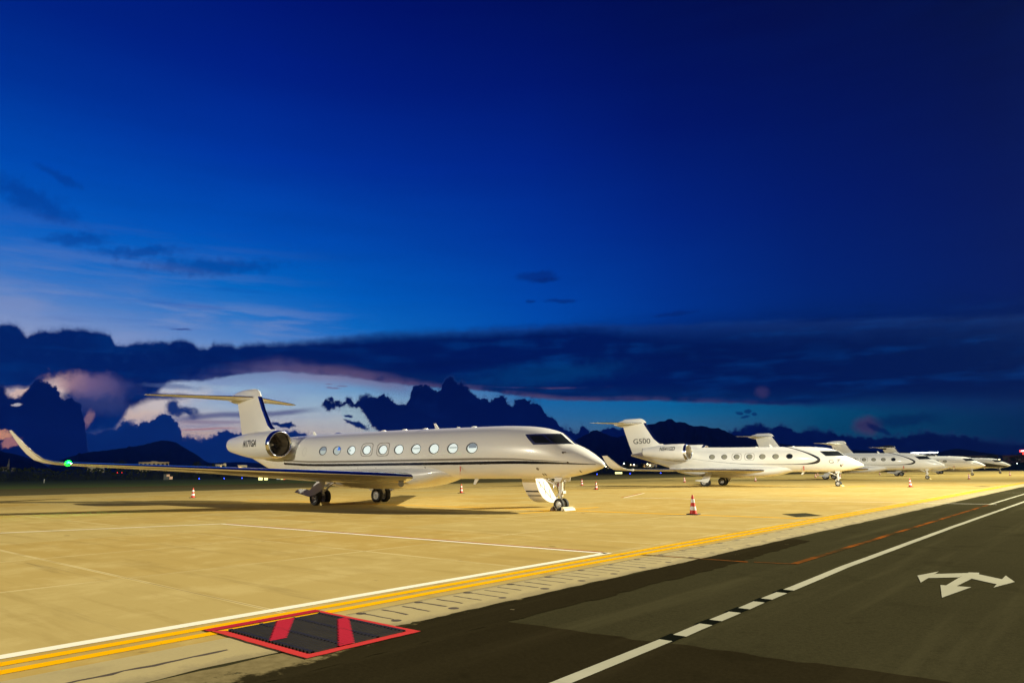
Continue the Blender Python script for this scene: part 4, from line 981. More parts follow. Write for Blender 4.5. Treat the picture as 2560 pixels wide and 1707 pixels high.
for side in (1, -1):
    wv = lambda a: min(.075, .008 + a * .022)
    skin = skin_patch(B1, lambda a: navy_z(a) - wv(a), lambda a: navy_z(a) + wv(a) * .75, .25, 23.0, .005, side, 90, 2); skin.build('navy_stripe', 'navy', j1)
    gz = pchip([(1.4, .075), (2.6, .085), (4.3, .135), (7.3, .165), (23, .165)])
    gw = pchip([(1.4, .006), (4.3, .045), (7.3, .062), (23, .062)])
    skin = skin_patch(B1, lambda a: navy_z(a) + gz(a) - gw(a) * .6, lambda a: navy_z(a) + gz(a) + gw(a), 1.4, 23.0, .005, side, 90, 2); skin.build('grey_stripe', 'grey', j1)
    # round landing light in the wing root fairing
g = Mesh(); g.lathe((-11.45, -1.50, 1.17), (.55, -.75, -.2), [(0, .16), (.03, .15), (.035, .001)], 20); g.build('landing_light', 'steel', j1)
lamp = bpy.data.lights.new('wingtip_lamp', 'POINT'); lo = bpy.data.objects.new('wingtip_lamp', lamp); COL.objects.link(lo); lo.parent = j1
lamp.energy = 60; lamp.color = (.12, 1.0, .3); lamp.shadow_soft_size = .06; lo.location = (-20.42, -14.0, 2.40)
# airstair: a curved door shell let down on the left side, white end panel towards the nose
dr = Mesh(); sec = [(-1.01, 1.40), (-1.07, 1.18), (-1.2, .9), (-1.37, .68), (-1.59, .46), (-1.87, .31), (-2.14, .23), (-2.5, .20), (-2.70, .22)]
inn = [(-2.70, .32), (-1.99, 1.14), (-1.62, 1.42), (-1.25, 1.62)]
aF, aB = 4.66, 5.45
dr.grid([[(-aF, -b, z) for b, z in sec], [(-aB, -b, z) for b, z in sec]], 0, True)
door = dr.build('airstair_door', 'cream', j1, sharp=60)
for k0, mt_ in ((2.4, 'navy'), (3.35, 'grey')):
    i = int(k0); f = k0 - i; p = [sec[i][q] + (sec[i + 1][q] - sec[i][q]) * f for q in (0, 1)]; q_ = [sec[i][q] + (sec[i + 1][q] - sec[i][q]) * min(1, f + (.30 if mt_ == 'navy' else .28)) for q in (0, 1)]
    g = Mesh(); g.quad([(-aF, -p[0] - .012 * -1 * 0 + -.008, p[1] - .008), (-aB, -p[0] - .008, p[1] - .008), (-aB, -q_[0] - .008, q_[1] - .008), (-aF, -q_[0] - .008, q_[1] - .008)]); g.build('door_stripe', mt_, door)
poly = [(-aF, -b, z) for b, z in sec + inn]
g = Mesh(); g.prism(poly, (.05, 0, 0)); g.build('side_panel', 'stair', door)
g = Mesh(); g.tube((-aF + .055, 1.15, 1.30), (-aF + .055, 2.35, .32), .008, n=6); g.tube((-aF + .055, 1.62, 1.25), (-aF + .055, 1.80, .62), .010, n=6); g.tube((-aF + .055, 1.30, 1.25), (-aF + .055, 1.42, .95), .010, n=6); g.tube((-aF + .055, 2.05, .9), (-aF + .055, 2.2, .45), .010, n=6); g.build('panel_seams', 'line', door)
g = Mesh(); g.prism([(p[0] - .79, p[1], p[2]) for p in poly], (-.03, 0, 0)); g.build('side_panel', 'stair', door)
g = Mesh()
for k in range(6):
    b = -1.35 - k * .24; z = 1.42 - k * .20; g.box(-aB + .03, -aF - .02, -b, -b + .26, z - .03, z)
g.build('steps', 'steel', door)
for k in (0, 1):
    g = Mesh(); x = -aF - .02 if k == 0 else -aB + .02
    for b, z in ((-1.75, 1.30), (-2.15, .98), (-2.50, .58)): g.tube((x, -b, z), (x, -b + .02, z + .55), .016, n=8)
    g.tube((x, 1.75, 1.86), (x, 2.52, 1.13), .02, n=8); g.build('handrail', 'steel', door)
# ---- the other four jets
def swoosh(B, root, thick=.15):
    """dark hairline that sweeps along the side, thickens into a crescent behind the cockpit and climbs over the roof"""
    pts = [(17.0, 2.92, .012), (14.6, 2.60, .016), (12.3, 2.36, .02), (10.1, 2.22, .026), (8, 2.175, .03), (6.4, 2.165, .035), (5.1, 2.18, .06), (4.25, 2.26, .12), (3.78, 2.42, .17), (3.70, 2.62, .16), (4.05, 2.88, .12), (4.7, 3.20, .075), (5.5, 3.50, .05), (6.3, 3.74, .038), (7.0, 3.89, .03), (7.5, 3.945, .02)]
    P = [Vector((p[0], p[1], 0)) for p in pts]; den = []
    for i in range(len(pts) - 1):
        p0, p1, p2, p3 = pts[max(0, i - 1)], pts[i], pts[i + 1], pts[min(len(pts) - 1, i + 2)]
        for k in range(8):
            t = k / 8; den.append([.5 * (2 * p1[q] + (p2[q] - p0[q]) * t + (2 * p0[q] - 5 * p1[q] + 4 * p2[q] - p3[q]) * t * t + (3 * p1[q] - p0[q] - 3 * p2[q] + p3[q]) * t**3) for q in range(3)])
    for side in (1, -1):
        ra, rb = [], []
        for i, (a, z, w) in enumerate(den[:-1]):
            d = Vector((den[i + 1][0] - a, den[i + 1][1] - z)).normalized(); nx, nz_ = -d.y * w, d.x * w
            ra.append(B.at(a + nx, min(z + nz_, B.top(a + nx) - .004), .006, side)); rb.append(B.at(a - nx * .6, min(z - nz_ * .6, B.top(a - nx * .6) - .004), .006, side))
        g = Mesh(); g.grid([ra, rb]); g.build('side_stripe', 'navy', root)
D2 = dict(D1); D2.update(label='white jet with G500 on its fin and N541GD on its engine, second in the row', x=-18.34, y=72.4, E=25.25, near=False, fair=2.2, green=False,
  wing=[(.6, 8.1, 1.52, 6.8, .10, .1, 0), (1.5, 9.0, 1.56, 5.9, .10, .1, 0), (3.5, 10.8, 1.61, 4.7, .095, .08, 0), (6.5, 13.5, 1.67, 3.6, .09, .04, 0), (9.5, 16.2, 1.73, 2.5, .09, .02, 0), (11.7, 18.18, 1.78, 1.75, .085, .01, .05)],
  winglet=[(11.7, 18.18, 1.78, 1.75, .085, .01, .05), (12.0, 18.5, 1.83, 1.66, .08, .01, .3), (12.3, 18.85, 2.0, 1.5, .08, 0, .7), (12.55, 19.2, 2.25, 1.3, .08, 0, .95), (12.85, 19.65, 2.68, .98, .08, 0, 1.0), (13.14, 20.13, 3.18, .6, .08, 0, 1.0)],
  fin=[(3.5, 19.2, 25.05), (3.9, 19.9, 25.2), (4.3, 20.5, 25.35), (4.68, 21.05, 25.5), (5.3, 21.89, 25.72), (6.1, 22.45, 26.0), (6.88, 23.01, 26.25), (7.2, 23.14, 26.3), (7.5, 23.32, 26.3), (7.66, 23.6, 26.2), (7.74, 23.9, 25.9)], fa=23.9,
  stab=[(.05, 23.4, 7.2, 3.3, .085, .02, 0), (.6, 23.8, 7.2, 3.0, .08, .02, 0), (2.4, 25.1, 7.19, 2.0, .08, .01, 0), (4.4, 26.5, 7.18, 1.2, .08, 0, 0), (4.93, 27.1, 7.17, .65, .06, 0, 0)],
  nac=(16.75, 2.2, 3.62, .90), nl=.95, reg='N541GD', reg_at=(18.95, 3.83), reg_size=.55, reg_sx=.92, win=(.33, .255),
  windows=[(14.57, 3.05, 'B'), (13.2, 3.03, 'B'), (11.85, 3.01, 'B'), (10.48, 2.99, 'B'), (9.13, 2.97, 'B'), (7.78, 2.95, 'B'), (6.41, 2.94, 'K')], exits=(2, 3),
  ng=2.4, mg=15.05, track=2.2, door_alt=True, aerials=[(8.6, .28, 'blade'), (6.4, .05, 'dome'), (10.2, .05, 'dome'), (16.6, .2, 'blade'), (5.6, -.25, 'blade')])
j2, B2 = make_jet(D2); swoosh(B2, j2)
finj = [o for o in j2.children if o.name.startswith('tail_fin')][0]
def on_fin(xc, zc):
    def f(x, y):
        z = zc + y; a = xc - x; le = np.interp(z, [q[0] for q in D2['fin']], [q[1] for q in D2['fin']]); te = np.interp(z, [q[0] for q in D2['fin']], [q[2] for q in D2['fin']]); ch = te - le; q = (a - le) / ch; tt = .36 / ch
        yt = 5 * tt * (0.2969 * math.sqrt(max(q, 0)) - 0.126 * q - 0.3516 * q**2 + 0.2843 * q**3 - 0.1036 * q**4) * ch
        return (-a, -(yt + .016), z)
    return f
text_mesh('G500', .82, on_fin(23.72, 4.80), 'black_text', finj, 'fin_lettering', 0, .004, 1.30)
g = Mesh(); g.prism([on_fin(23.72, 4.8)(x, y) for x, y in ((.02, .50), (.22, .62), (.52, .72), (.28, .60))], (0, .004, 0)); g.build('fin_flourish', 'black_text', finj)
def on_skin(B, a0, z0):
    return lambda x, y: B.at(a0 - x, z0 + y, .007, 1)
text_mesh('G', .50, on_skin(B2, 2.58, 2.20), 'black_text', j2, 'nose_lettering', 0, -.006, 1.35)
g = Mesh(); g.quad([on_skin(B2, 2.0, 2.3)(x, y) for x, y in ((-.10, .24), (.22, .28), (.20, .22), (-.08, .20))]); g.quad([on_skin(B2, 2.0, 2.3)(x, y) for x, y in ((.0, .19), (.16, .17), (-.06, .0), (-.09, .02), (.07, .14))]); g.build('nose_emblem', 'brown', j2)
g = Mesh(); g.quad([on_skin(B2, 1.72, 1.9)(x, y) for x, y in ((-.16, .14), (-.06, .20), (-.04, .12), (.08, .10), (-.08, -.06), (-.14, .0))]); g.quad([on_skin(B2, 1.72, 1.9)(x, y) for x, y in ((.02, .19), (.18, .19), (.08, .11))], 1); g.build('nose_emblem', ['brown', 'red'], j2)

D3 = dict(D2); D3.update(label='white jet with dark crescent stripe, third in the row behind the G500 nose', x=-19.3, y=119.4, E=26.75, fair=1.2, reg=None,
  wing=[(b, a + 1.0, *r) for b, a, *r in D2['wing']], winglet=[(b, a + 1.0, *r) for b, a, *r in D2['winglet']],
  fin=[(z, l + 1.5, t_ + 1.5) for z, l, t_ in D2['fin']], fa=25.4, stab=[(b, a + 1.5, *r) for b, a, *r in D2['stab']], nac=(18.25, 2.2, 3.62, .90), mg=16.1,
  windows=[(6.41 + 1.36 * k, 2.94 + .017 * k, 'K' if k == 0 else 'B') for k in range(7)], exits=(3, 4), aerials=[(8.6, .28, 'blade'), (6.4, .05, 'dome')])
j3, B3 = make_jet(D3); swoosh(B3, j3)
D4 = dict(D1); D4.update(label='plain white jet with faint grey line, fourth in the row, brown trailing stripe on fin', x=-20.0, y=166.4, E=27.8, near=False, green=False, fair=2.6, reg=None,
  wing=[(b, a - 2.2, *r) for b, a, *r in D1['wing']], winglet=[(b, a - 2.2, *r) for b, a, *r in D1['winglet']],
  fin=[(z, l - 3.1, t_ - 3.1) for z, l, t_ in D1['fin']], fa=26.27, stab=[(b, a - 3.1, *r) for b, a, *r in D1['stab']], nac=(18.9, 2.2, 3.53, .875), mg=15.4,
  windows=[(6.6 + 1.38 * k, 2.86 + .017 * k, 'B') for k in range(8)], exits=(), aerials=[(8.2, .28, 'blade'), (6.0, .05, 'dome'), (5.4, -.25, 'blade')])
j4, B4 = make_jet(D4)
for side in (1, -1):
    zc4 = pchip([(.8, 2.25), (2.5, 2.52), (4.5, 2.70), (8, 2.78), (17, 2.86)]); skin_patch(B4, lambda a: zc4(a) - .035, lambda a: zc4(a) + .035, .8, 17, .005, side, 60, 2).build('grey_stripe', 'grey', j4)
f4 = [o for o in j4.children if o.name.startswith('tail_fin')][0]
for sy in (-1, 1):
    g = Mesh(); g.quad([(-27.9, sy * .14, 6.3), (-27.7, sy * .15, 5.7), (-25.6, sy * .2, 4.5), (-26.6, sy * .19, 4.5), (-27.5, sy * .165, 5.1)]); g.build('fin_stripe', 'brown', f4)
D5 = dict(D4); D5.update(label='white jet with dark underside and dark fin top, farthest in the row', x=-20.4, y=213.4, dark_cap=True)
j5, B5 = make_jet(D5)
f5 = [o for o in j5.children if o.name.startswith('tail_fin')][0]
for side in (1, -1):
    lo_ = lambda a: B5.bot(a) + .03; hi_ = pchip([(.45, 1.80), (1.5, 2.02), (3.2, 2.36), (5, 2.72), (7.5, 3.15), (9.5, 3.35), (18, 3.4)])
    skin_patch(B5, lambda a: B5.bot(a) + .02, lambda a: max(hi_(a), B5.bot(a) + .03), .45, 18, .006, side, 50, 8).build('dark_underside', 'dark_cap', j5)
g = Mesh(); rows = []
for z, le, te in D5['fin']:
    if z < 6.4: continue
    ch = te - le; tt = .36 / ch
    rows.append([(-(le + x * ch), y * ch * 1.06 + math.copysign(.01, y), z) for x, y in foil(tt)])
g.grid(rows, 0, True, True); g.build('fin_cap', 'dark_cap', f5, sharp=60)

# ------------------------------------------------------------------ traffic cones
def make_cone():
    root = thing('traffic_cone', '', 'traffic cone')
    g = Mesh(); g.prism([(-.22, -.22, .0), (.22, -.22, 0), (.22, .22, 0), (-.22, .22, 0)], (0, 0, .035)); g.build('base', 'rubber', root)
    rad = lambda z: .142 - (z - .03) / .70 * .105
    g = Mesh(); g.lathe((0, 0, 0), (0, 0, 1), [(.03, .160), (.045, .160), (.055, rad(.055)), (.3, rad(.3)), (.5, rad(.5)), (.70, rad(.70)), (.735, .028), (.75, .018), (.752, .001)], 32); g.build('cone_body', 'cone_red', root)
    for z0, z1 in ((.175, .315), (.455, .595)):
        g = Mesh(); g.lathe((0, 0, 0), (0, 0, 1), [(z0, rad(z0) - .002), (z0, rad(z0) + .003), (z1, rad(z1) + .003), (z1, rad(z1) - .002)], 32); g.build('reflective_band', 'cone_white', root)
    root['group'] = 'red and white cones set out round the parked jets'
    return root
CONES = [(-12.77, 25.62, 'red and white cone standing alone in front of the nearest jet nose'),
 (-55.0, 25.8, 'cone standing behind the wing of the nearest jet'), (-42.4, 42.7, 'cone seen under the fuselage of the nearest jet'),
 (-37.3, 55.4, 'cone by the G500 winglet, the right one of two near the first nose'), (-50.0, 71.2, 'cone left of the pair below the G500 winglet, nearest the first nose'),
 (-40.1, 100.5, 'cone beyond the G500 belly, right of its main wheels'), (-47.2, 92.5, 'cone half hidden behind the G500 main gear door'),
 (-14.4, 71.4, 'cone in front of the G500 nose wheel'), (-56.2, 180, 'cone left behind the G500 nose wheel leg'), (-45.4, 144, 'cone beside the dark wheels behind the G500 nose leg'),
 (-43.4, 153, 'cone under the nose of the G500, right of its nose wheel'), (-46.1, 196, 'cone left of the main wheels of the third jet'),
 (-16.4, 118.6, 'cone in front of the third jet, beside the fourth nose wheel'), (-16.1, 165, 'cone at the far right in front of the fourth and fifth jets'), (-55.6, 270, 'tiny far cone under the third jet belly')]
c0 = make_cone()
for i, (x, y, lab) in enumerate(CONES):
    o = c0 if i == 0 else copy_tree(c0)
    o.location = (x, y, .004); o.rotation_euler = (0, 0, R(10 + 37 * i)); o['label'] = lab

# ------------------------------------------------------------------ wheel chocks
def chock(x, y, L, h, mat, lab, rz=0.0, flip=1):
    g = Mesh(); g.prism([(-.02 * flip, -L / 2, 0), (.20 * flip, -L / 2, 0), (.15 * flip, -L / 2, h * .55), (.03 * flip, -L / 2, h), (-.01 * flip, -L / 2, h * .5)], (0, L, 0))
    o = g.build('wheel_chock', mat); o.location = (x, y, .006); o.rotation_euler = (0, 0, rz)
    return tag(o, lab, 'wheel chock', 'chocks at the jet wheels')
nx = -16.67 - 2.35
chock(nx + .22, 25.55, .80, .16, 'chock_pale', 'pale wooden chock in front of the nearest nose wheels')
chock(nx - .22, 25.45, .60, .19, 'chock_brown', 'brown chock behind the nearest nose wheels', flip=-1)
g = Mesh(); pr = None
for k in range(15):
    q = k / 14; p = (nx - .28 + .62 * q, 25.12 - .10 * math.sin(PI * q), .02 + .20 * abs(math.sin(PI * q * 2)) ** .8)
    if pr: g.tube(pr, p, .011, n=6)
    pr = p
tag(g.build('chock_rope', 'rope'), 'pale rope tying the two chocks at the nearest nose wheel', 'rope')
chock(-16.67 - 17.6 + .40, 25.45 - 2.15, .55, .18, 'chock_yel', 'yellow chock at the right main wheels of the nearest jet')
for x, y, who in ((-18.34 - 2.4, 72.4, 'G500'), (-19.3 - 2.4, 119.4, 'third jet')):
    chock(x + .22, y, .7, .16, 'chock_yel', f'yellow chock ahead of the {who} nose wheel'); chock(x - .22, y, .7, .16, 'chock_yel', f'yellow chock behind the {who} nose wheel', flip=-1)

# ------------------------------------------------------------------ hills
H1 = [(-60,1.2),(-48,2.6),(-42,2.5),(-37.45,2.1),(-36.16,1.75),(-35.02,1.45),(-33.85,1.0),(-33.25,0.59),(-32.0,0.2)]
H2 = [(-34.2,.1),(-32.77,1.13),(-31.22,1.68),(-29.93,1.86),(-28.25,2.12),(-27.4,2.36),(-26.61,2.56),(-25.9,2.49),(-25.15,2.08),(-24.19,1.5),(-23.23,0.93),(-21.34,0.98),(-18.89,0.79),(-16.52,0.59),(-12,.3),(-8,.6),(-2,.5)]
H3 = [(-3,.3),(1,.9),(3.15,1.55),(4.47,2.17),(5.29,2.64),(6.11,3.02),(6.7,3.3),(7.24,3.09),(8.35,2.69),(9.32,2.89),(10.29,3.29),(10.85,3.66),(11.38,3.66),(11.77,3.86),(12.21,3.91),(12.72,4.05),(13.21,3.74),(13.49,3.79),(14.61,3.42),(15.16,3.44),(15.85,3.23),(16.3,3.21),(16.98,2.92),(17.44,2.68),(18.92,2.3),(21.64,1.78),(24.91,1.41),(28.27,1.15),(30.97,1.04),(32.17,1.25),(32.86,1.15),(33.97,0.91),(35.9,0.66),(42,.8),(55,.3)]
from mathutils import noise as mn
def ridge(name, prof, dist, depth, rough, lab):
    f = pchip(prof); g = Mesh(); rows = []
    a0, a1 = prof[0][0], prof[-1][0]; n = int((a1 - a0) * 6)
    for d in np.linspace(-1, 1, 15):
        row = []
        for i in range(n + 1):
            az = a0 + (a1 - a0) * i / n; r_ = dist * math.cos(R(az * .0)) + d * depth
            hz = dist * math.tan(R(max(f(az), 0.0)))
            shape = (1 - abs(d)) ** 1.15
            wob = mn.fractal(Vector((az * .9, d * 3.1, dist * .001)), 1.0, 2.0, 5) * rough * hz
            row.append(polar(az, r_, max(-2, hz * shape + wob * (1 - shape) * shape * 3 + (mn.fractal(Vector((az * 5, 0, 0)), 1, 2, 4) * rough * .06 * hz if d == 0 else 0))))
        rows.append(row)
    g.grid(rows); o = g.build(name, 'hill', sharp=180); o['label'] = lab
    return struct(o)
ridge('hill', H1, 5200, 1500, .5, 'dark hill at the far left')
ridge('hill', H2, 6400, 1700, .5, 'rounded hill behind the buildings on the left')
ridge('hill', H3, 7600, 2200, .5, 'jagged mountain ridge behind the jets')

# ------------------------------------------------------------------ far edge: scrub belt, trees, buildings, lights
M['leaf'] = pmat('night_leaves', (0.035, 0.050, 0.018), 0.8, var=0.4, scale=.3)
M['bark'] = pmat('bark', (0.06, 0.045, 0.03), 0.9, var=0.3)
rnd = random.Random(11)
def belt_h(az):
    h_ = 6.0 + 2.4 * mn.fractal(Vector((az * .55, 3.3, 0)), 1, 2, 4) + 1.2 * mn.noise(Vector((az * 3.1, 9, 0)))
    return h_ * (.62 if az > 0 else 1.0)
g = Mesh()
core = []
for d, f_ in ((-16, 0.0), (-6, .55), (4, .78), (14, .7), (26, 0.0)):
    core.append([polar(-46 + i * .2, 455 + d + 3 * mn.noise(Vector((i * .3, d, 1))), max(-.01, belt_h(-46 + i * .2) * f_ * (1 + .25 * mn.noise(Vector((i * .45, d, 5))))) if f_ else -.01) for i in range(441)])
g.grid(core)
for i in range(16000):
    az = rnd.uniform(-46, 42); r_ = 430 + rnd.uniform(0, 60)
    hmax = belt_h(az)
    z = hmax * (1 - rnd.random() ** 1.7); p = Vector(polar(az, r_, z)); s_ = rnd.uniform(.35, .8)
    d1 = Vector((rnd.gauss(0, 1), rnd.gauss(0, 1), rnd.gauss(0, 1))).normalized() * s_; d2 = d1.orthogonal().normalized() * s_ * rnd.uniform(.4, .8)
    g.add([p - d1, p + d2, p + d1, p - d2], [(0, 1, 2, 3)])
o = g.build('scrub_belt', 'leaf', recalc=False); o['kind'] = 'stuff'; o['label'] = 'dark belt of scrub along the far side of the airfield'
def make_tree(az, r_, h, w, lab):
    x, y, _ = polar(az, r_); root = thing('tree', lab, 'tree', (x, y, 0), group='trees along the far edge of the airfield')
    g = Mesh(); g.tube((0, 0, 0), (.1, 0, h * .55), .22, .10, 8)
    for k in range(5):
        q = k * 1.26; g.tube((.05, 0, h * (.3 + .05 * k)), (w * .35 * math.cos(q), w * .35 * math.sin(q), h * (.55 + .06 * k)), .09, .03, 6)
    g.build('trunk', 'bark', root); g = Mesh(); cl = [(rnd.gauss(0, w * .22), rnd.gauss(0, w * .22), h * rnd.uniform(.5, .92)) for _ in range(16)]
    for i in range(900):
        c_ = Vector(rnd.choice(cl)); d = Vector((rnd.gauss(0, 1), rnd.gauss(0, 1), rnd.gauss(0, .8))).normalized() * rnd.random() ** .4 * w * .2; p = c_ + d
        d1 = Vector((rnd.gauss(0, 1), rnd.gauss(0, 1), rnd.gauss(0, 1))).normalized() * rnd.uniform(.15, .32); d2 = d1.orthogonal().normalized() * d1.length * .6
        g.add([p - d1, p + d2, p + d1, p - d2], [(0, 1, 2, 3)])
    g.build('crown', 'leaf', root, recalc=False)
for az, r_, h, w, lab in [(-29.27, 480, 12.0, 7, 'round dark tree showing above the long wing'), (-24.2, 500, 10.5, 8, 'dark tree left of the white building'), (-23.3, 490, 9, 5, 'small dark tree touching the white building'), (8.1, 470, 7.5, 6, 'dark tree above the lit houses left of the G500 tail'),
    (9.2, 480, 8.0, 6, 'dark tree between the town lights'), (10.2, 480, 7.2, 7, 'dark tree right of the town lights'), (34.2, 500, 8.5, 8, 'dark tree at the far right under the red sign'), (35.6, 470, 9.0, 9, 'dark bushy tree at the right edge'), (32.9, 520, 7.5, 8, 'dark tree behind the nose of the farthest jet')]:
    make_tree(az, r_, h, w, lab)

M['wall_tan'] = pmat('tan_wall', (0.34, 0.30, 0.21), 0.8, var=.12, scale=.4)
M['wall_white'] = pmat('white_wall', (0.46, 0.45, 0.38), 0.8, var=.1, scale=.4)
M['wall_dim'] = pmat('grey_wall', (0.16, 0.16, 0.15), 0.85, var=.15, scale=.4)
M['win_dark'] = pmat('dark_window', (0.02, 0.018, 0.015), 0.2)
M['win_warm'] = pmat('warm_window', (0.5, 0.3, 0.1), 0.4, emit=(1.0, .62, .18, 1), estr=1.1)
M['roof_dark'] = pmat('dark_roof', (0.05, 0.045, 0.04), 0.9, var=.2)
def building(name, az, r_, w, h, d, floors, cols, mat, lab, lit=(), tower=None, parapet=.5, local=0):
    x, y, _ = polar(az, r_); root = thing(name, lab, 'building', (x, y, 0), -math.atan2(fX[1] * 0 + polar(az, 1)[0], polar(az, 1)[1]))
    # local -Y faces the camera
    g = Mesh(); g.box(-w / 2, w / 2, 0, d, 0, h)
    if tower: tx, tw, th = tower; g.box(tx - tw / 2, tx + tw / 2, -.3, d * .5, 0, th)
    g.build('wall', mat, root); g = Mesh(); g.box(-w / 2 - .25, w / 2 + .25, -.25, d + .25, h + .002, h + parapet); g.build('roof', mat, root)
    fh = h / floors; cw = w / cols; k = 0
    for i in range(floors):
        for j in range(cols):
            k += 1; x0 = -w / 2 + cw * j + cw * .22; z0 = fh * i + fh * .28
            f = Mesh(); f.box(x0, x0 + cw * .56, -.12 if not tower or abs(x0 - tower[0]) > tower[1] * .7 else -.42, .05, z0, z0 + fh * .5); f.build('window', 'win_warm' if k in lit else 'win_dark', root)
    if local:
        l = bpy.data.lights.new('street_lamp_light', 'POINT'); o = bpy.data.objects.new('street_lamp_light', l); COL.objects.link(o); o.parent = root; o.location = (0, -14, h * .6); l.energy = local; l.color = (1, .78, .42); l.shadow_soft_size = .4
    return root
building('hotel', -27.0, 640, 22, 12.3, 14, 4, 7, 'wall_tan', 'long tan four storey building behind the wing of the nearest jet', tower=(0, 5, 13.4), local=4200)
building('apartment_block', -22.5, 600, 7.4, 9.6, 8, 3, 3, 'wall_white', 'white block with one orange lit window, left of the nearest engine', lit=(8,), tower=(2.6, 2.2, 11.0), local=4200)
building('apartment_block', -21.0, 610, 7.0, 9.2, 8, 2, 2, 'wall_white', 'plain white block next to the block with the orange window', lit=(3,), local=3600)
building('house', -30.6, 560, 10, 7.9, 8, 2, 4, 'wall_white', 'low pale house just under the wingtip half of the long wing', local=1200)
building('house', 7.6, 560, 9, 5.6, 8, 2, 3, 'wall_dim', 'dim house behind the first jet nose', local=700)
building('house', 9.4, 540, 12, 5.8, 8, 2, 4, 'wall_dim', 'dim house beside the G500 winglet with a lit window', lit=(6,), local=900)
building('house', 10.9, 520, 11, 6.3, 8, 2, 4, 'wall_tan', 'lit pale house behind the G500 tail cone', lit=(5,), local=2600)
building('house', 12.8, 520, 8, 4.4, 8, 1, 3, 'wall_tan', 'low lit house at the G500 rear fuselage', lit=(2,), local=1800)
building('terminal_building', 29.4, 700, 40, 12.0, 20, 3, 10, 'wall_dim', 'long grey building with the bright white roof sign, behind the third jet', local=5000)
building('warehouse', 33.3, 620, 26, 9.5, 15, 2, 8, 'wall_dim', 'dark building behind the farthest jet', local=500)
building('warehouse', 35.6, 600, 18, 9.0, 15, 2, 5, 'wall_dim', 'dark building under the red sign at the right edge', local=400)
# little temple at the far left: hall, bell tower and gatehouse
tp = thing('temple', 'small pale temple with thin spire at the far left', 'temple', polar(-35.65, 560), -R(-35.65) + 0)
tp.rotation_euler = (0, 0, -math.atan2(polar(-35.65, 1)[0], polar(-35.65, 1)[1]))
g = Mesh(); g.box(-3.6, 1.0, 0, 5, 0, 8.0); g.build('hall', 'wall_dim', tp); g = Mesh(); g.box(2.2, 4.2, 0, 3, 0, 8.0); g.build('gatehouse', 'wall_dim', tp)
g = Mesh(); g.prism([(-4, -.4, 8.0), (1.4, -.4, 8.0), (.6, -.4, 8.7), (-3.2, -.4, 8.7)], (0, 5.8, 0)); g.build('roof', 'roof_dark', tp)
g = Mesh(); g.box(-.2, 1.0, .5, 1.7, 8.0, 10.2); g.tube((.4, 1.1, 10.2), (.4, 1.1, 14.0), .5, .08, 8); g.build('spire', 'wall_dim', tp)
l = bpy.data.lights.new('street_lamp_light', 'POINT'); o = bpy.data.objects.new('street_lamp_light', l); COL.objects.link(o); o.parent = tp; o.location = (0, -12, 6); l.energy = 700; l.color = (1, .8, .6)

def emit_mat(n, col, st): return pmat(n, tuple(min(.8, x) for x in col[:3]), .4, emit=col, estr=st)
M['e_white'] = emit_mat('sign_white', (.85, .95, 1, 1), 6); M['e_red'] = emit_mat('sign_red', (1, .04, .03, 1), 6); M['e_blue'] = emit_mat('taxi_blue', (.02, .05, 1, 1), 14)
M['e_yel'] = emit_mat('sign_yellow', (1, .95, .35, 1), 1.8); M['e_warm'] = emit_mat('lamp_warm', (1, .8, .4, 1), 14); M['e_cool'] = emit_mat('lamp_cool', (.8, 1, .85, 1), 10); M['e_redlamp'] = emit_mat('obstacle_red', (1, .03, .04, 1), 14); M['e_green'] = emit_mat('sign_green', (.2, 1, .1, 1), 3)
def facing(name, lab, cat, az, r_, group=None):
    return thing(name, lab, cat, polar(az, r_), -math.atan2(polar(az, 1)[0], polar(az, 1)[1]), group)
# roof sign: a row of white letter-like strokes on a rail
sg = facing('roof_sign', 'bright white illuminated letters along the roof of the long grey building', 'sign', 30.25, 690)
g = Mesh(); x = -9.8
while x < 9.6:
    w_ = rnd.uniform(.55, .95); g.box(x, x + .22, -.1, .1, 13.3, 14.5); g.box(x + .22, x + w_, -.1, .1, rnd.choice([13.3, 13.8, 14.2]), rnd.choice([14.5, 14.1, 13.9 + .35])); x += w_ + .25
g.build('letters', 'e_white', sg); g = Mesh(); g.box(-10, 10, .12, .2, 12.5, 13.2); g.build('rail', 'roof_dark', sg)
sg = facing('rooftop_sign', 'red illuminated sign at the right edge of the view', 'sign', 36.0, 590)
g = Mesh(); g.box(-3.0, 5, -.1, .1, 11.3, 12.6); g.build('panel', 'e_red', sg); g = Mesh(); g.box(-2.2, 5, -.14, -.11, 11.7, 12.2); g.build('letters', 'e_white', sg); g = Mesh(); g.box(-1.4, 4, -.1, .1, 9.6, 10.6); g.build('lower_panel', 'e_red', sg); g = Mesh(); g.box(-2.4, 4, .2, .3, 8, 11.3); g.build('posts', 'roof_dark', sg)
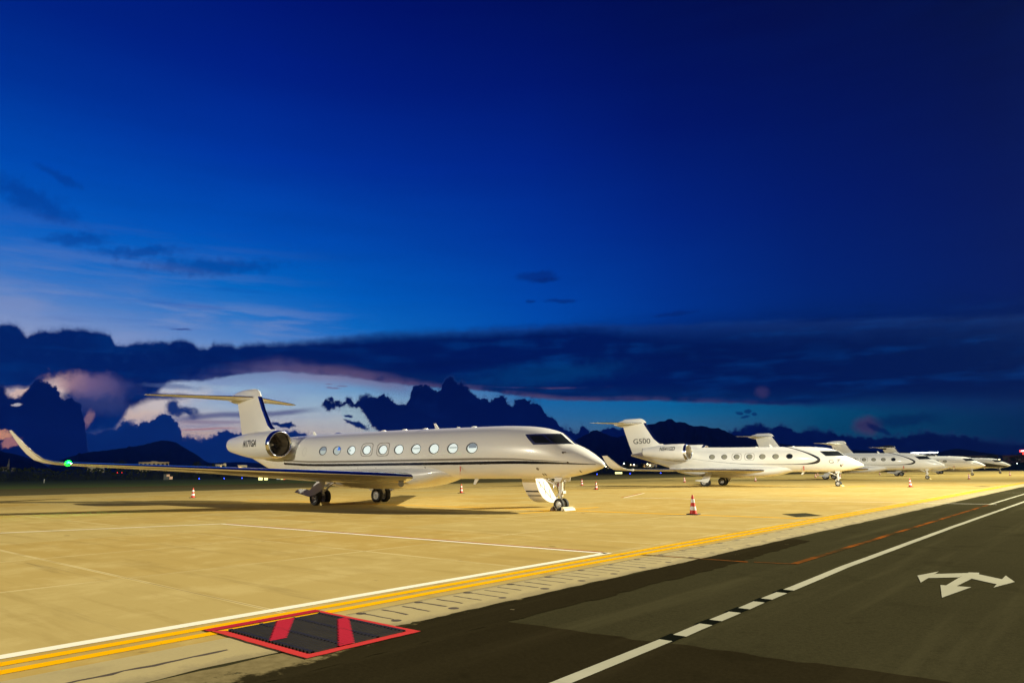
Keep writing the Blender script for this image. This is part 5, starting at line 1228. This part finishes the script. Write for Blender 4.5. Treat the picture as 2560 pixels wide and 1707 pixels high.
# taxiway edge lights
bl = None
for i, (x, y) in enumerate([(-300, 143), (-292, 150), (-288, 156), (-280, 160), (-175, 261), (-174, 287), (-175, 318), (-184, 358)]):
    if not bl:
        bl = thing('taxiway_light', 'small blue taxiway edge light across the grass', 'taxiway light', group='blue taxiway edge lights')
        g = Mesh(); g.tube((0, 0, 0), (0, 0, .25), .06, n=8); g.build('stem', 'roof_dark', bl); g = Mesh(); g.lathe((0, 0, .25), (0, 0, 1), [(0, .14), (.18, .16), (.3, .1), (.34, .001)], 10); g.build('lamp', 'e_blue', bl); o = bl
    else: o = copy_tree(bl)
    o.location = (x, y, 0)
for lab, x, y, pans in [('pair of glowing yellow taxiway signs under the wing of the nearest jet', -170, 98, [(-1.2, -.2, 'e_yel'), (.2, 1.1, 'e_yel')]), ('white, yellow and red lit taxiway sign under the wing root', -182, 111, [(-1.7, -.8, 'shade'), (-.6, .2, 'e_yel'), (.3, 1.4, 'e_red')]), ('single pale yellow lit sign left of the G500 winglet', -175, 278.5, [(-1.5, 1.7, 'e_yel')])]:
    az = math.degrees(math.atan2(x * fX[0] + y * fY[0], x * fX[1] + y * fY[1])); sg = thing('taxiway_sign', lab, 'sign', (x, y, 0), -math.atan2(x, y))
    for a, b_, k in pans:
        g = Mesh(); g.box(a, b_, -.1, .1, .35, 1.15); g.build('panel', k, sg)
    g = Mesh()
    for a, b_, k in pans: g.box(a + .1, a + .2, -.05, .05, 0, .35); g.box(b_ - .2, b_ - .1, -.05, .05, 0, .35)
    g.build('legs', 'roof_dark', sg)
# localizer aerial with four red lamps
la = facing('localizer_aerial', 'low row of thin aerial frames topped by four red lamps', 'aerial', -29.15, 470)
g = Mesh()
for k in range(11): g.tube((-5.6 + 1.12 * k, 0, 0), (-5.6 + 1.12 * k, 0, 2.2), .05, n=6)
g.tube((-5.8, 0, 2.2), (5.8, 0, 2.2), .07, n=6); g.tube((-.9, 0, 0), (-.9, 0, 3.8), .06, n=6); g.tube((1.3, 0, 0), (1.3, 0, 3.8), .06, n=6); g.build('frame', 'wall_dim', la)
for x, z in ((-5.8, 2.35), (-.9, 3.95), (1.3, 3.95), (5.8, 2.35)):
    g = Mesh(); g.lathe((x, 0, z - .2), (0, 0, 1), [(0, .15), (.2, .24), (.4, .001)], 8); g.build('lamp', 'e_redlamp', la)
g = Mesh(); g.lathe((.2, -.3, .8), (0, 0, 1), [(0, .3), (.5, .55), (1.1, .3), (1.2, .001)], 8); g.build('lit_cabinet', 'shade', la)
ht = facing('hut', 'small hut with lit louvres standing in the grass', 'hut', -26.0, 345)
g = Mesh(); g.box(-1.9, .4, 0, 2.5, 0, 2.4); g.build('wall', 'wall_dim', ht); g = Mesh(); g.box(-2.1, .6, -.2, 2.7, 2.41, 2.6); g.build('roof', 'roof_dark', ht)
g = Mesh()
for k in range(3): g.box(-.7 + .42 * k, -.42 + .42 * k, -.08, 0, 1.4, 2.3); g.box(.5 + .42 * k, .8 + .42 * k, -.08, .4, .2, 1.4)
M['e_louvre'] = emit_mat('louvre_glow', (1, .55, .3, 1), .5); g.build('louvres', 'e_louvre', ht)
mp = facing('marker_post', 'single pale marker post in the grass at the left', 'marker post', -33.55, 250)
g = Mesh(); g.tube((0, 0, 0), (0, 0, .95), .14, n=8); g.build('post', 'wall_white', mp); g = Mesh(); g.tube((0, 0, .95), (0, 0, 1.1), .14, .1, n=8); g.build('cap', 'cone_white', mp)
for i, (az, r_, z, k, lab) in enumerate([(7.44, 520, 4.6, 'e_warm', 'warm street lamp just right of the first jet nose tip'), (8.91, 520, 6.6, 'e_cool', 'cool white street lamp above the G500 winglet'), (9.44, 520, 5.7, 'e_warm', 'warm street lamp right of the cool white one'), (9.69, 520, 5.6, 'e_warm', 'second warm lamp right of the cool white one'), (10.75, 505, 5.8, 'e_warm', 'left lamp of the pair by the pale house'), (10.95, 505, 5.0, 'e_warm', 'right lamp of the pair by the pale house'), (12.55, 500, 2.8, 'e_warm', 'low lamp under the G500 rear fuselage'), (34.55, 560, 6.0, 'e_warm', 'lamp right of the farthest jet cockpit'), (35.5, 560, 3.4, 'e_cool', 'pale greenish lamp near the right edge')]):
    sl = facing('street_lamp', lab, 'street lamp', az, r_, 'distant street lamps'); g = Mesh(); g.tube((0, 0, 0), (0, 0, z), .09, .06, 8); g.build('pole', 'roof_dark', sl); g = Mesh(); g.lathe((0, 0, z), (0, 0, 1), [(0, .2), (.2, .42), (.5, .42), (.7, .001)], 10); g.build('lamp_head', k, sl)

# ------------------------------------------------------------------ evening air
hz = Mesh(); hz.box(-11500, 8000, -7500, 12500, -1.0, 640)
m, t, b = new_mat('evening_haze'); t.nodes.remove(b); pv = t.nodes.new('ShaderNodeVolumePrincipled')
pv.inputs['Color'].default_value = (.18, .42, .95, 1); pv.inputs['Density'].default_value = 5e-5; pv.inputs['Anisotropy'].default_value = 0.75
t.links.new(pv.outputs[0], t.nodes['Material Output'].inputs['Volume'])
ho = hz.build('haze', m); ho['kind'] = 'stuff'; ho['label'] = 'thin evening haze over the airfield'
